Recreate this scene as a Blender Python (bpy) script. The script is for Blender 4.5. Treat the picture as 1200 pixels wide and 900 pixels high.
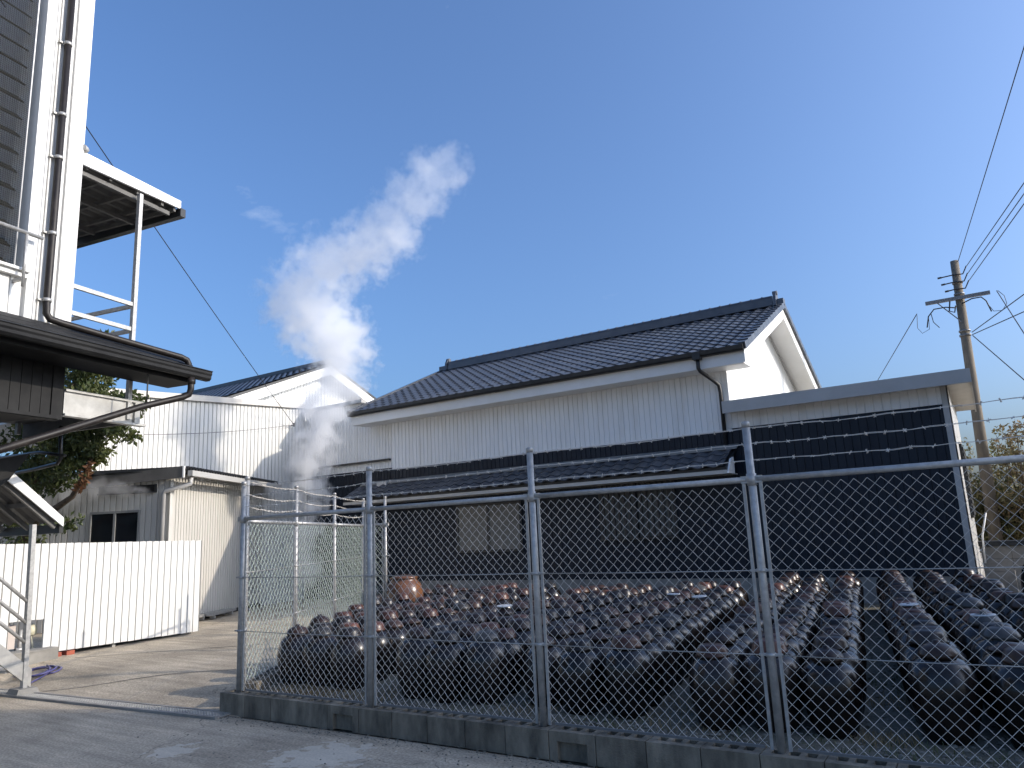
import bpy, math, random
from math import sin, cos, pi, radians as R
from mathutils import Vector as V, Matrix, noise

for o in list(bpy.data.objects):
    bpy.data.objects.remove(o)
S = bpy.context.scene
COL = S.collection
rnd = random.Random(7)

# ------------------------------------------------------------------ camera
cam_d = bpy.data.cameras.new('camera')
cam = bpy.data.objects.new('camera', cam_d)
COL.objects.link(cam)
cam_d.sensor_width = 36
cam_d.lens = 25.83
cam_d.clip_start = 0.05
cam_d.clip_end = 3000
cam.matrix_world = Matrix(((0.8392, 0.1468, 0.5236, 0.0),
                           (0.5418, -0.1425, -0.8283, 0.0),
                           (-0.0469, 0.9788, -0.1991, 1.45),
                           (0, 0, 0, 1)))
S.camera = cam

# ------------------------------------------------------------------ sky and sun
AZ, EL = R(21.0), R(24.5)
w = bpy.data.worlds.new('World')
S.world = w
w.use_nodes = True
nt = w.node_tree
sky = nt.nodes.new('ShaderNodeTexSky')
sky.sky_type = 'NISHITA'
sky.sun_disc = False
sky.sun_elevation = EL
sky.sun_rotation = pi / 2 - AZ
sky.air_density = 1.0
sky.dust_density = 5.0
sky.ozone_density = 7.5
tc = nt.nodes.new('ShaderNodeTexCoord')
cm = nt.nodes.new('ShaderNodeMapping')
cm.inputs['Rotation'].default_value = (0, 0, R(30))
cm.inputs['Scale'].default_value = (2.2, 9.0, 14.0)
nt.links.new(tc.outputs['Generated'], cm.inputs[0])
cn = nt.nodes.new('ShaderNodeTexNoise')
cn.inputs['Scale'].default_value = 1.0
cn.inputs['Detail'].default_value = 7
cn.inputs['Roughness'].default_value = 0.6
nt.links.new(cm.outputs[0], cn.inputs['Vector'])
cr_ = nt.nodes.new('ShaderNodeMapRange')
cr_.inputs[1].default_value, cr_.inputs[2].default_value = 0.66, 0.88
cr_.inputs[3].default_value, cr_.inputs[4].default_value = 0.0, 0.26
nt.links.new(cn.outputs[0], cr_.inputs[0])
cx = nt.nodes.new('ShaderNodeMix')
cx.data_type = 'RGBA'
cx.inputs[7].default_value = (4.6, 4.8, 5.1, 1)
nt.links.new(cr_.outputs[0], cx.inputs[0])
nt.links.new(sky.outputs[0], cx.inputs[6])
nt.links.new(cx.outputs[2], nt.nodes['Background'].inputs[0])
nt.nodes['Background'].inputs[1].default_value = 0.15

sd = bpy.data.lights.new('sun', 'SUN')
sd.energy = 2.0
sd.angle = R(0.5)
sd.color = (1.0, 0.90, 0.77)
sun = bpy.data.objects.new('sun', sd)
COL.objects.link(sun)
sv = V((cos(AZ) * cos(EL), sin(AZ) * cos(EL), sin(EL)))
sun.rotation_euler = sv.to_track_quat('Z', 'Y').to_euler()
sun.location = sv * 60

S.view_settings.view_transform = 'Standard'
S.view_settings.look = 'None'
S.view_settings.exposure = 0.88
S.view_settings.gamma = 1.0
S.render.engine = 'CYCLES'
S.cycles.max_bounces = 8
S.cycles.volume_bounces = 6
S.cycles.volume_step_rate = 0.35
S.cycles.volume_max_steps = 256

# ------------------------------------------------------------------ materials
def mat(name, col, rough=0.5, metal=0.0, col2=None, scale=4.0, detail=6.0, mix=(0.35, 0.65),
        bump=0.0, bscale=40.0, stretch=None, spec=0.5, rand=0.0, coat=0.0, rvar=0.0):
    m = bpy.data.materials.new(name)
    m.use_nodes = True
    t = m.node_tree
    b = t.nodes['Principled BSDF']
    b.inputs['Base Color'].default_value = (*col, 1)
    b.inputs['Roughness'].default_value = rough
    b.inputs['Metallic'].default_value = metal
    b.inputs['Specular IOR Level'].default_value = spec
    b.inputs['Coat Weight'].default_value = coat
    g = t.nodes.new('ShaderNodeNewGeometry')
    pos = g.outputs['Position']
    if stretch:
        mp = t.nodes.new('ShaderNodeMapping')
        mp.inputs['Scale'].default_value = stretch
        t.links.new(pos, mp.inputs[0])
        pos = mp.outputs[0]
    out = None
    if col2:
        n = t.nodes.new('ShaderNodeTexNoise')
        n.inputs['Scale'].default_value = scale
        n.inputs['Detail'].default_value = detail
        n.inputs['Roughness'].default_value = 0.62
        t.links.new(pos, n.inputs['Vector'])
        r = t.nodes.new('ShaderNodeMapRange')
        r.inputs[1].default_value, r.inputs[2].default_value = mix
        t.links.new(n.outputs[0], r.inputs[0])
        mx = t.nodes.new('ShaderNodeMix')
        mx.data_type = 'RGBA'
        mx.inputs[6].default_value = (*col, 1)
        mx.inputs[7].default_value = (*col2, 1)
        t.links.new(r.outputs[0], mx.inputs[0])
        out = mx.outputs[2]
        if rvar:
            rr = t.nodes.new('ShaderNodeMapRange')
            rr.inputs[3].default_value = rough - rvar
            rr.inputs[4].default_value = rough + rvar
            t.links.new(n.outputs[0], rr.inputs[0])
            t.links.new(rr.outputs[0], b.inputs['Roughness'])
    if rand:
        oi = t.nodes.new('ShaderNodeObjectInfo')
        hs = t.nodes.new('ShaderNodeHueSaturation')
        r2 = t.nodes.new('ShaderNodeMapRange')
        r2.inputs[3].default_value = 1 - rand
        r2.inputs[4].default_value = 1 + rand
        t.links.new(oi.outputs['Random'], r2.inputs[0])
        t.links.new(r2.outputs[0], hs.inputs['Value'])
        if out:
            t.links.new(out, hs.inputs['Color'])
        else:
            hs.inputs['Color'].default_value = (*col, 1)
        out = hs.outputs[0]
    if out:
        t.links.new(out, b.inputs['Base Color'])
    if bump:
        n2 = t.nodes.new('ShaderNodeTexNoise')
        n2.inputs['Scale'].default_value = bscale
        n2.inputs['Detail'].default_value = 5
        t.links.new(g.outputs['Position'], n2.inputs['Vector'])
        bp = t.nodes.new('ShaderNodeBump')
        bp.inputs['Strength'].default_value = bump
        bp.inputs['Distance'].default_value = 0.01
        t.links.new(n2.outputs[0], bp.inputs['Height'])
        t.links.new(bp.outputs[0], b.inputs['Normal'])
    return m

M = {}
M['white'] = mat('white_siding', (0.84, 0.84, 0.82), 0.42, col2=(0.68, 0.67, 0.63), scale=1.6, stretch=(4, 4, 0.3), mix=(0.48, 0.85))
M['white2'] = mat('white_paint', (0.80, 0.79, 0.76), 0.45, col2=(0.71, 0.70, 0.66), scale=2, mix=(0.4, 0.85))
M['white_sunlit'] = mat('sunlit_white_sheet', (0.66, 0.65, 0.62), 0.45, col2=(0.57, 0.56, 0.525), scale=1.6, stretch=(4, 4, 0.3), mix=(0.45, 0.85))  # sunlit copy of the white siding, darkened so direct sun does not clip
M['shedfascia'] = mat('grey_brown_fascia', (0.10, 0.095, 0.085), 0.5, col2=(0.14, 0.13, 0.12), scale=4)
M['undersheet'] = mat('dull_corrugated_sheet', (0.13, 0.125, 0.115), 0.6, col2=(0.09, 0.085, 0.08), scale=6)
M['charcoal'] = mat('charcoal_painted_sheet', (0.013, 0.013, 0.0135), 0.62, col2=(0.022, 0.022, 0.022), scale=6, spec=0.18)
M['beige'] = mat('grey_beige_siding', (0.58, 0.55, 0.50), 0.45, col2=(0.50, 0.48, 0.43), scale=0.8, stretch=(1.2, 1.2, 0.5))
M['black'] = mat('black_siding', (0.0065, 0.011, 0.020), 0.45, spec=0.3, col2=(0.012, 0.018, 0.028), scale=2.5, stretch=(3, 3, 0.5), bump=0.05, bscale=200)
M['darkgrey'] = mat('dark_metal', (0.016, 0.0162, 0.0165), 0.42, col2=(0.028, 0.028, 0.028), scale=6, rvar=0.1)
M['blackpipe'] = mat('dark_brown_pipe', (0.016, 0.013, 0.012), 0.48, spec=0.3, col2=(0.045, 0.037, 0.031), scale=9, mix=(0.5, 0.8), rvar=0.12)
M['tile'] = mat('glazed_roof_tile', (0.058, 0.064, 0.077), 0.36, col2=(0.085, 0.09, 0.10), scale=3, rand=0.22, rvar=0.08)
M['greyfascia'] = mat('grey_fascia_sheet', (0.46, 0.45, 0.43), 0.4, col2=(0.39, 0.38, 0.36), scale=1.5)
M['soffit'] = mat('soffit_board', (0.62, 0.59, 0.54), 0.6, col2=(0.55, 0.52, 0.47), scale=3)
M['concrete'] = mat('weathered_concrete', (0.30, 0.285, 0.255), 0.85, col2=(0.20, 0.19, 0.17), scale=3, bump=0.35, bscale=70)
M['block'] = mat('stained_block', (0.26, 0.225, 0.17), 0.9, col2=(0.085, 0.075, 0.058), scale=5, mix=(0.35, 0.68), bump=0.5, bscale=90, rand=0.18, stretch=(1.6, 1.6, 0.6))
M['galv'] = mat('galvanised_steel', (0.46, 0.45, 0.43), 0.48, 0.45, col2=(0.33, 0.325, 0.31), scale=25, bump=0.03, bscale=200, rvar=0.1)
M['galvwire'] = mat('galvanised_wire', (0.60, 0.56, 0.50), 0.6, 0.0)
M['greenwire'] = mat('pale_green_coated_wire', (0.47, 0.53, 0.44), 0.5, 0.0)
M['steelbeam'] = mat('old_galvanised_beam', (0.48, 0.47, 0.44), 0.5, 0.45, col2=(0.34, 0.33, 0.31), scale=7, mix=(0.3, 0.7), rvar=0.12)
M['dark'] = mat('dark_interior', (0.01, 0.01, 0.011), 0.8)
M['glass'] = mat('dark_window_glass', (0.010, 0.012, 0.015), 0.10, spec=0.25)
M['frost'] = mat('frosted_glass', (0.19, 0.18, 0.155), 0.35, col2=(0.14, 0.135, 0.115), scale=3)
M['frame'] = mat('bronze_window_frame', (0.03, 0.028, 0.027), 0.4)
M['greyframe'] = mat('grey_window_frame', (0.22, 0.22, 0.21), 0.4)
M['pot'] = mat('brown_black_glaze', (0.010, 0.008, 0.0075), 0.24, spec=0.42, col2=(0.026, 0.016, 0.011), scale=5, mix=(0.4, 0.75), rand=0.5, rvar=0.08)
M['lid'] = mat('lid_glaze', (0.030, 0.018, 0.014), 0.33, spec=0.35, col2=(0.062, 0.033, 0.022), scale=9, mix=(0.35, 0.7), rand=0.6, rvar=0.1)
M['copper'] = mat('orange_brown_glaze', (0.17, 0.075, 0.036), 0.22, col2=(0.09, 0.042, 0.024), scale=6, rvar=0.08)
M['plate'] = mat('pale_plate', (0.62, 0.63, 0.64), 0.3)
M['trunk'] = mat('bark', (0.13, 0.095, 0.065), 0.9, col2=(0.07, 0.05, 0.035), scale=18, bump=0.6, bscale=40)
M['leaf'] = mat('evergreen_leaf', (0.042, 0.065, 0.018), 0.5, col2=(0.105, 0.115, 0.030), scale=3.5, mix=(0.4, 0.65))
M['leafdry'] = mat('dry_leaf', (0.24, 0.10, 0.05), 0.7, col2=(0.16, 0.09, 0.04), scale=6)
M['bush'] = mat('autumn_leaf', (0.18, 0.165, 0.065), 0.6, col2=(0.29, 0.20, 0.10), scale=2.6, mix=(0.4, 0.62))
M['bush2'] = mat('olive_leaf', (0.15, 0.155, 0.06), 0.6, col2=(0.25, 0.19, 0.085), scale=3.2, mix=(0.4, 0.62))
M['pole'] = mat('concrete_pole', (0.20, 0.165, 0.12), 0.85, col2=(0.14, 0.115, 0.085), scale=6, bump=0.2, bscale=80, stretch=(3, 3, 0.7))
M['cable'] = mat('black_cable', (0.02, 0.02, 0.022), 0.6)
M['arm'] = mat('dull_steel_arm', (0.20, 0.20, 0.20), 0.5, 0.5)
M['brick'] = mat('red_brick', (0.38, 0.10, 0.055), 0.85, col2=(0.28, 0.075, 0.045), scale=12, bump=0.3)
M['hose'] = mat('violet_blue_hose', (0.085, 0.08, 0.21), 0.45)
M['drygrass'] = mat('dry_straw', (0.27, 0.19, 0.10), 0.9, col2=(0.18, 0.14, 0.07), scale=9)
M['weed'] = mat('short_weed', (0.06, 0.085, 0.03), 0.8, col2=(0.11, 0.11, 0.05), scale=7)
M['stone'] = mat('gravel_stone', (0.27, 0.25, 0.21), 0.85, col2=(0.12, 0.115, 0.095), scale=23, mix=(0.3, 0.7))
M['gravel'] = mat('gravel_ground', (0.185, 0.17, 0.13), 0.95, col2=(0.09, 0.085, 0.064), scale=30, detail=8, mix=(0.3, 0.7), bump=1.0, bscale=55)
M['earth'] = mat('bare_earth', (0.50, 0.425, 0.32), 0.95, col2=(0.42, 0.355, 0.27), scale=0.7, bump=0.6, bscale=20)
M['cream'] = mat('cream_plastic', (0.62, 0.58, 0.42), 0.5)
M['pinkgrey'] = mat('pale_pink_box', (0.50, 0.43, 0.38), 0.6)
M['louvre'] = mat('green_grey_louvre', (0.008, 0.010, 0.008), 0.7, spec=0.15)
M['net'] = mat('grey_net', (0.045, 0.043, 0.04), 0.8, spec=0.2)


def translucent(m, amount):
    t = m.node_tree
    b = t.nodes['Principled BSDF']
    tr = t.nodes.new('ShaderNodeBsdfTranslucent')
    mxs = t.nodes.new('ShaderNodeMixShader')
    mxs.inputs[0].default_value = amount
    t.links.new(b.inputs['Base Color'].links[0].from_socket, tr.inputs['Color'])
    t.links.new(b.outputs[0], mxs.inputs[1])
    t.links.new(tr.outputs[0], mxs.inputs[2])
    t.links.new(mxs.outputs[0], t.nodes['Material Output'].inputs['Surface'])
for k_ in ('leaf', 'leafdry', 'bush', 'bush2'):
    translucent(M[k_], 0.35)

def concrete_ground(name, base, dark, patch):
    m = mat(name, base, 0.82, col2=dark, scale=0.9, detail=9, mix=(0.38, 0.66), bump=0.5, bscale=60, rvar=0.1)
    t = m.node_tree
    b = t.nodes['Principled BSDF']
    src = b.inputs['Base Color'].links[0].from_socket
    g = t.nodes.new('ShaderNodeNewGeometry')
    # fine aggregate speckle
    n = t.nodes.new('ShaderNodeTexNoise')
    n.inputs['Scale'].default_value = 55
    n.inputs['Detail'].default_value = 4
    t.links.new(g.outputs['Position'], n.inputs['Vector'])
    r = t.nodes.new('ShaderNodeMapRange')
    r.inputs[1].default_value, r.inputs[2].default_value = 0.3, 0.7
    r.inputs[3].default_value, r.inputs[4].default_value = 0.62, 1.30
    t.links.new(n.outputs[0], r.inputs[0])
    mx = t.nodes.new('ShaderNodeMix')
    mx.data_type = 'RGBA'
    mx.blend_type = 'MULTIPLY'
    mx.inputs[0].default_value = 1
    t.links.new(src, mx.inputs[6])
    t.links.new(r.outputs[0], mx.inputs[7])
    cur = mx.outputs[2]
    # tyre and trowel streaks
    mp = t.nodes.new('ShaderNodeMapping')
    mp.inputs['Rotation'].default_value = (0, 0, R(-18))
    mp.inputs['Scale'].default_value = (0.5, 6, 1)
    t.links.new(g.outputs['Position'], mp.inputs[0])
    n3 = t.nodes.new('ShaderNodeTexNoise')
    n3.inputs['Scale'].default_value = 1.6
    n3.inputs['Detail'].default_value = 7
    t.links.new(mp.outputs[0], n3.inputs['Vector'])
    r3 = t.nodes.new('ShaderNodeMapRange')
    r3.inputs[1].default_value, r3.inputs[2].default_value = 0.35, 0.7
    r3.inputs[3].default_value, r3.inputs[4].default_value = 0.82, 1.18
    t.links.new(n3.outputs[0], r3.inputs[0])
    mx3 = t.nodes.new('ShaderNodeMix')
    mx3.data_type = 'RGBA'
    mx3.blend_type = 'MULTIPLY'
    mx3.inputs[0].default_value = 1
    t.links.new(cur, mx3.inputs[6])
    t.links.new(r3.outputs[0], mx3.inputs[7])
    cur = mx3.outputs[2]
    # hairline cracks
    vz = t.nodes.new('ShaderNodeTexVoronoi')
    vz.feature = 'DISTANCE_TO_EDGE'
    vz.inputs['Scale'].default_value = 0.42
    wn = t.nodes.new('ShaderNodeTexNoise')
    wn.inputs['Scale'].default_value = 1.7
    wn.inputs['Detail'].default_value = 6
    t.links.new(g.outputs['Position'], wn.inputs['Vector'])
    wa = t.nodes.new('ShaderNodeVectorMath')
    wa.operation = 'MULTIPLY_ADD'
    wa.inputs[1].default_value = (0.9, 0.9, 0.9)
    t.links.new(wn.outputs['Color'], wa.inputs[0])
    t.links.new(g.outputs['Position'], wa.inputs[2])
    t.links.new(wa.outputs[0], vz.inputs['Vector'])
    ck = t.nodes.new('ShaderNodeMapRange')
    ck.inputs[1].default_value, ck.inputs[2].default_value = 0.0, 0.004
    ck.inputs[3].default_value, ck.inputs[4].default_value = 0.45, 1.0
    t.links.new(vz.outputs['Distance'], ck.inputs[0])
    mc = t.nodes.new('ShaderNodeMix')
    mc.data_type = 'RGBA'
    mc.blend_type = 'MULTIPLY'
    mc.inputs[0].default_value = 1
    t.links.new(cur, mc.inputs[6])
    t.links.new(ck.outputs[0], mc.inputs[7])
    cur = mc.outputs[2]
    # spilled pale patches: (x, y, radius)
    for (px, py, pr) in patch:
        d = t.nodes.new('ShaderNodeVectorMath')
        d.operation = 'DISTANCE'
        d.inputs[1].default_value = (px, py, 0)
        t.links.new(g.outputs['Position'], d.inputs[0])
        n4 = t.nodes.new('ShaderNodeTexNoise')
        n4.inputs['Scale'].default_value = 9
        n4.inputs['Detail'].default_value = 8
        t.links.new(g.outputs['Position'], n4.inputs['Vector'])
        a = t.nodes.new('ShaderNodeMath')
        a.operation = 'DIVIDE'
        a.inputs[1].default_value = pr
        t.links.new(d.outputs['Value'], a.inputs[0])
        sb = t.nodes.new('ShaderNodeMath')
        sb.operation = 'SUBTRACT'
        t.links.new(n4.outputs[0], sb.inputs[0])
        a2 = t.nodes.new('ShaderNodeMath')
        a2.operation = 'MULTIPLY'
        a2.inputs[1].default_value = 0.35
        t.links.new(a.outputs[0], a2.inputs[0])
        t.links.new(a2.outputs[0], sb.inputs[1])
        rr = t.nodes.new('ShaderNodeMapRange')
        rr.inputs[1].default_value, rr.inputs[2].default_value = 0.22, 0.27
        rr.inputs[3].default_value, rr.inputs[4].default_value = 0.0, 0.5
        t.links.new(sb.outputs[0], rr.inputs[0])
        m5 = t.nodes.new('ShaderNodeMix')
        m5.data_type = 'RGBA'
        m5.inputs[7].default_value = (0.62, 0.57, 0.48, 1)
        t.links.new(rr.outputs[0], m5.inputs[0])
        t.links.new(cur, m5.inputs[6])
        cur = m5.outputs[2]
    t.links.new(cur, b.inputs['Base Color'])
    return m

M['road'] = concrete_ground('road_concrete', (0.50, 0.42, 0.315), (0.31, 0.26, 0.195), [(-4.15, 3.86, 0.42), (-5.3, 3.5, 0.22), (-3.5, 3.2, 0.3)])
M['drive'] = concrete_ground('driveway_concrete', (0.50, 0.42, 0.31), (0.33, 0.275, 0.20), [])

# ------------------------------------------------------------------ mesh helpers
ORG = {}

class MB:
    def __init__(s):
        s.v, s.f, s.sm, s.mi = [], [], [], []

    def add(s, vs, fs, smooth=False, mi=0):
        b = len(s.v)
        s.v += [V(p) for p in vs]
        for f in fs:
            s.f.append([b + i for i in f])
            s.sm.append(smooth)
            s.mi.append(mi)
        return s

    def box(s, x0, x1, y0, y1, z0, z1, mi=0):
        vs = [(x0, y0, z0), (x1, y0, z0), (x1, y1, z0), (x0, y1, z0), (x0, y0, z1), (x1, y0, z1), (x1, y1, z1), (x0, y1, z1)]
        return s.add(vs, [(0, 3, 2, 1), (4, 5, 6, 7), (0, 1, 5, 4), (1, 2, 6, 5), (2, 3, 7, 6), (3, 0, 4, 7)], mi=mi)

    def hexa(s, vs, mi=0):
        return s.add(vs, [(0, 3, 2, 1), (4, 5, 6, 7), (0, 1, 5, 4), (1, 2, 6, 5), (2, 3, 7, 6), (3, 0, 4, 7)], mi=mi)

    def beam(s, p0, p1, w, h, up=(0, 0, 1)):
        p0, p1 = V(p0), V(p1)
        d = (p1 - p0).normalized()
        u = V(up)
        sd_ = d.cross(u)
        if sd_.length < 1e-4:
            sd_ = d.cross(V((1, 0, 0)))
        sd_.normalize()
        u = sd_.cross(d).normalized()
        a, b = sd_ * w / 2, u * h / 2
        return s.hexa([p0 - a - b, p0 + a - b, p1 + a - b, p1 - a - b, p0 - a + b, p0 + a + b, p1 + a + b, p1 - a + b])

    def tube(s, pts, r, n=8, smooth=True, cap=True):
        pts = [V(p) for p in pts]
        k = len(pts)
        rs = r if isinstance(r, (list, tuple)) else [r] * k
        prev = None
        vs, fs = [], []
        for i, p in enumerate(pts):
            d = (pts[min(i + 1, k - 1)] - pts[max(i - 1, 0)]).normalized()
            if prev is None:
                a = d.orthogonal().normalized()
            else:
                a = prev - d * prev.dot(d)
                a = a.normalized() if a.length > 1e-6 else d.orthogonal().normalized()
            prev = a
            b = d.cross(a)
            for j in range(n):
                t = 2 * pi * j / n
                vs.append(p + (a * cos(t) + b * sin(t)) * rs[i])
        for i in range(k - 1):
            for j in range(n):
                j2 = (j + 1) % n
                fs.append((i * n + j, i * n + j2, (i + 1) * n + j2, (i + 1) * n + j))
        s.add(vs, fs, smooth)
        if cap:
            b0 = len(s.v) - k * n
            s.f.append([b0 + j for j in range(n - 1, -1, -1)])
            s.f.append([b0 + (k - 1) * n + j for j in range(n)])
            s.sm += [False, False]
            s.mi += [0, 0]
        return s

    def lathe(s, prof, n=16, c=(0, 0, 0)):
        c = V(c)
        vs, fs = [], []
        for (r, z) in prof:
            for j in range(n):
                t = 2 * pi * j / n
                vs.append(c + V((r * cos(t), r * sin(t), z)))
        for i in range(len(prof) - 1):
            for j in range(n):
                j2 = (j + 1) % n
                fs.append((i * n + j, i * n + j2, (i + 1) * n + j2, (i + 1) * n + j))
        s.add(vs, fs, True)
        b0 = len(s.v) - len(vs)
        s.f.append([b0 + j for j in range(n - 1, -1, -1)])
        s.f.append([b0 + (len(prof) - 1) * n + j for j in range(n)])
        s.sm += [False, False]
        s.mi += [0, 0]
        return s

    def prism(s, poly, ext):
        """closed polygon (counter-clockwise seen from the side ext points away from) pushed along ext"""
        n = len(poly)
        e = V(ext)
        vs = [V(p) for p in poly] + [V(p) + e for p in poly]
        fs = [tuple(range(n - 1, -1, -1)), tuple(range(n, 2 * n))]
        for i in range(n):
            j = (i + 1) % n
            fs.append((i, j, n + j, n + i))
        return s.add(vs, fs)

    def mesh(s, name, mats, org=V((0, 0, 0))):
        me = bpy.data.meshes.new(name)
        me.from_pydata([p - org for p in s.v], [], s.f)
        mats = mats if isinstance(mats, (list, tuple)) else [mats]
        for m in mats:
            me.materials.append(m)
        me.polygons.foreach_set('use_smooth', s.sm)
        me.polygons.foreach_set('material_index', s.mi)
        me.update()
        return me

    def build(s, name, mats, parent=None, kind=None, label=None):
        """one mesh object; vertices are given in world coordinates"""
        org = ORG.get(parent.name, V((0, 0, 0))) if parent else V((0, 0, 0))
        o = bpy.data.objects.new(name, s.mesh(name, mats, org))
        COL.objects.link(o)
        if parent:
            o.parent = parent
            ORG[o.name] = org.copy()
        if kind:
            o['kind'] = kind
        if label:
            o['label'] = label
        return o


def thing(name, label, cat, loc=(0, 0, 0), group=None):
    o = bpy.data.objects.new(name, None)
    o.empty_display_size = 0.2
    COL.objects.link(o)
    o.location = loc
    o['label'] = label
    o['category'] = cat
    if group:
        o['group'] = group
    ORG[o.name] = V(loc)
    return o


def tag(o, label, cat, group=None):
    o['label'] = label
    o['category'] = cat
    if group:
        o['group'] = group
    return o


def place(name, me, parent, loc, rot=(0, 0, 0), scale=(1, 1, 1)):
    """a piece that shares its mesh; loc in world coordinates, parents are unrotated"""
    o = bpy.data.objects.new(name, me)
    COL.objects.link(o)
    org = ORG.get(parent.name, V((0, 0, 0))) if parent else V((0, 0, 0))
    o.location = V(loc) - org
    o.rotation_euler = rot
    o.scale = scale
    if parent:
        o.parent = parent
    return o


def ribs(mb, p0, p1, z0, z1, pitch, groove=0.018, depth=0.014, back=0.10, hat=False):
    """profiled sheet wall from p0 to p1 (front = right-hand side of travel). z0/z1: float or f(s)."""
    a, b = V((p0[0], p0[1], 0)), V((p1[0], p1[1], 0))
    L = (b - a).length
    d = (b - a) / L
    nrm = V((d.y, -d.x, 0))
    f0 = z0 if callable(z0) else (lambda s_: z0)
    f1 = z1 if callable(z1) else (lambda s_: z1)
    pr = [(0.0, 0.0)]
    k = 0
    s_ = 0.0
    while s_ < L - 1e-6:
        e = min(s_ + pitch, L)
        if e - s_ > groove * 1.5:
            if hat:
                q = (e - s_)
                pr += [(s_ + q * 0.45, 0.0), (s_ + q * 0.55, -depth), (s_ + q * 0.88, -depth), (e, 0.0)]
            else:
                pr += [(e - groove, 0.0), (e - groove * 0.8, -depth), (e - groove * 0.2, -depth), (e, 0.0)]
        else:
            pr.append((e, 0.0))
        s_ = e
    vs, fs = [], []
    for (q, o_) in pr:
        p = a + d * q + nrm * o_
        vs += [(p.x, p.y, f0(q)), (p.x, p.y, f1(q))]
    for i in range(len(pr) - 1):
        fs.append((2 * i, 2 * i + 2, 2 * i + 3, 2 * i + 1))
    mb.add(vs, fs)
    # solid backing
    o0, o1 = -depth - 0.004, -back
    q = [a + nrm * o0, b + nrm * o0, b + nrm * o1, a + nrm * o1]
    zz0 = [f0(0), f0(L), f0(L), f0(0)]
    zz1 = [f1(0), f1(L), f1(L), f1(0)]
    mb.hexa([(p.x, p.y, z) for p, z in zip(q, zz0)] + [(p.x, p.y, z) for p, z in zip(q, zz1)])
    return mb


def ss(a, b, x):
    t = min(1, max(0, (x - a) / (b - a)))
    return t * t * (3 - 2 * t)

# ------------------------------------------------------------------ ground, road, driveway, yard
FA = R(120.5)                                   # direction of the side fence
P1 = V((-5.9, 4.51, 0))
FD = V((cos(FA), sin(FA), 0))
FN = V((FD.y, -FD.x, 0))                        # towards the yard

MB().box(-400, 400, -300, 500, -1.2, -0.03).build('ground', M['earth'], kind='structure')

def gz(x, y):
    return 0.095 * ss(4.36, 5.3, y)

def sheet(name, m, xs, ys, zf):
    mb = MB()
    n = len(xs)
    vs = [(x, y, zf(x, y)) for y in ys for x in xs]
    fs = [(j * n + i, j * n + i + 1, (j + 1) * n + i + 1, (j + 1) * n + i) for j in range(len(ys) - 1) for i in range(n - 1)]
    mb.add(vs, fs, True)
    return mb.build(name, m, kind='structure')

def lin(a, b, n):
    return [a + (b - a) * i / n for i in range(n + 1)]

sheet('road', M['road'], lin(-40, 30, 140), lin(-25, 4.40, 60),
      lambda x, y: 0.006 * noise.noise(V((x * 0.7, y * 0.7, 0))) if y < 4.3 else 0.0)
sheet('driveway', M['drive'], lin(-40, -5.2, 120), lin(4.404, 16, 60), lambda x, y: gz(x, y) - (0.08 if (V((x, y, 0)) - P1).dot(FN) > 0.3 else 0))

def left_x(y):
    return -5.85 - (y - 4.51) * 0.589
mb = MB()
nx, ny = 110, 120
vs = []
for j in range(ny + 1):
    y = 4.60 + (13.2 - 4.60) * j / ny
    for i in range(nx + 1):
        x = left_x(min(y, 8.6)) + (5.5 - left_x(min(y, 8.6))) * i / nx
        h = 0.115 + 0.022 * noise.noise(V((x * 1.4, y * 1.4, 3))) + 0.012 * noise.noise(V((x * 7, y * 7, 1)))
        vs.append((x, y, h))
fs = [(j * (nx + 1) + i, j * (nx + 1) + i + 1, (j + 1) * (nx + 1) + i + 1, (j + 1) * (nx + 1) + i) for j in range(ny) for i in range(nx)]
mb.add(vs, fs, True)
mb.build('yard', M['gravel'], kind='structure')

# loose stones and dry grass
ico_v = []
g_ = (1 + 5 ** 0.5) / 2
for a_ in (-1, 1):
    for b_ in (-g_, g_):
        ico_v += [V((0, a_, b_)), V((a_, b_, 0)), V((b_, 0, a_))]
ico_v = [p.normalized() for p in ico_v]
def hull_faces(vs_):
    out = []
    for i in range(12):
        for j in range(i + 1, 12):
            for k in range(j + 1, 12):
                if max((vs_[i] - vs_[j]).length, (vs_[j] - vs_[k]).length, (vs_[i] - vs_[k]).length) < 1.2:
                    nn = (vs_[j] - vs_[i]).cross(vs_[k] - vs_[i])
                    out.append((i, j, k) if nn.dot(vs_[i]) > 0 else (i, k, j))
    return out
ico_f = hull_faces(ico_v)
mb = MB()
for i in range(5200):
    y = 4.68 + (rnd.random() ** 1.6) * 6.5
    x = rnd.uniform(left_x(min(y, 8.6)) + 0.05, 1.2)
    r = rnd.uniform(0.006, 0.017) * (1.9 if rnd.random() < 0.03 else 1)
    sc = (rnd.uniform(0.8, 1.5), rnd.uniform(0.8, 1.3), rnd.uniform(0.5, 0.9))
    mb.add([(x + p.x * r * sc[0], y + p.y * r * sc[1], 0.118 + p.z * r * sc[2]) for p in ico_v], ico_f)
mb.build('gravel', M['stone'], kind='stuff')

mb = MB()
for i in range(700):
    x = rnd.uniform(-6.0, 0.6)
    y = 4.42 - abs(rnd.gauss(0, 0.10)) if rnd.random() < 0.7 else rnd.uniform(2.6, 4.4)
    r = rnd.uniform(0.003, 0.008)
    mb.add([(x + p.x * r * 1.2, y + p.y * r, 0.004 + p.z * r * 0.6) for p in ico_v], ico_f)
mb.build('road_grit', M['stone'], kind='stuff')

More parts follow.
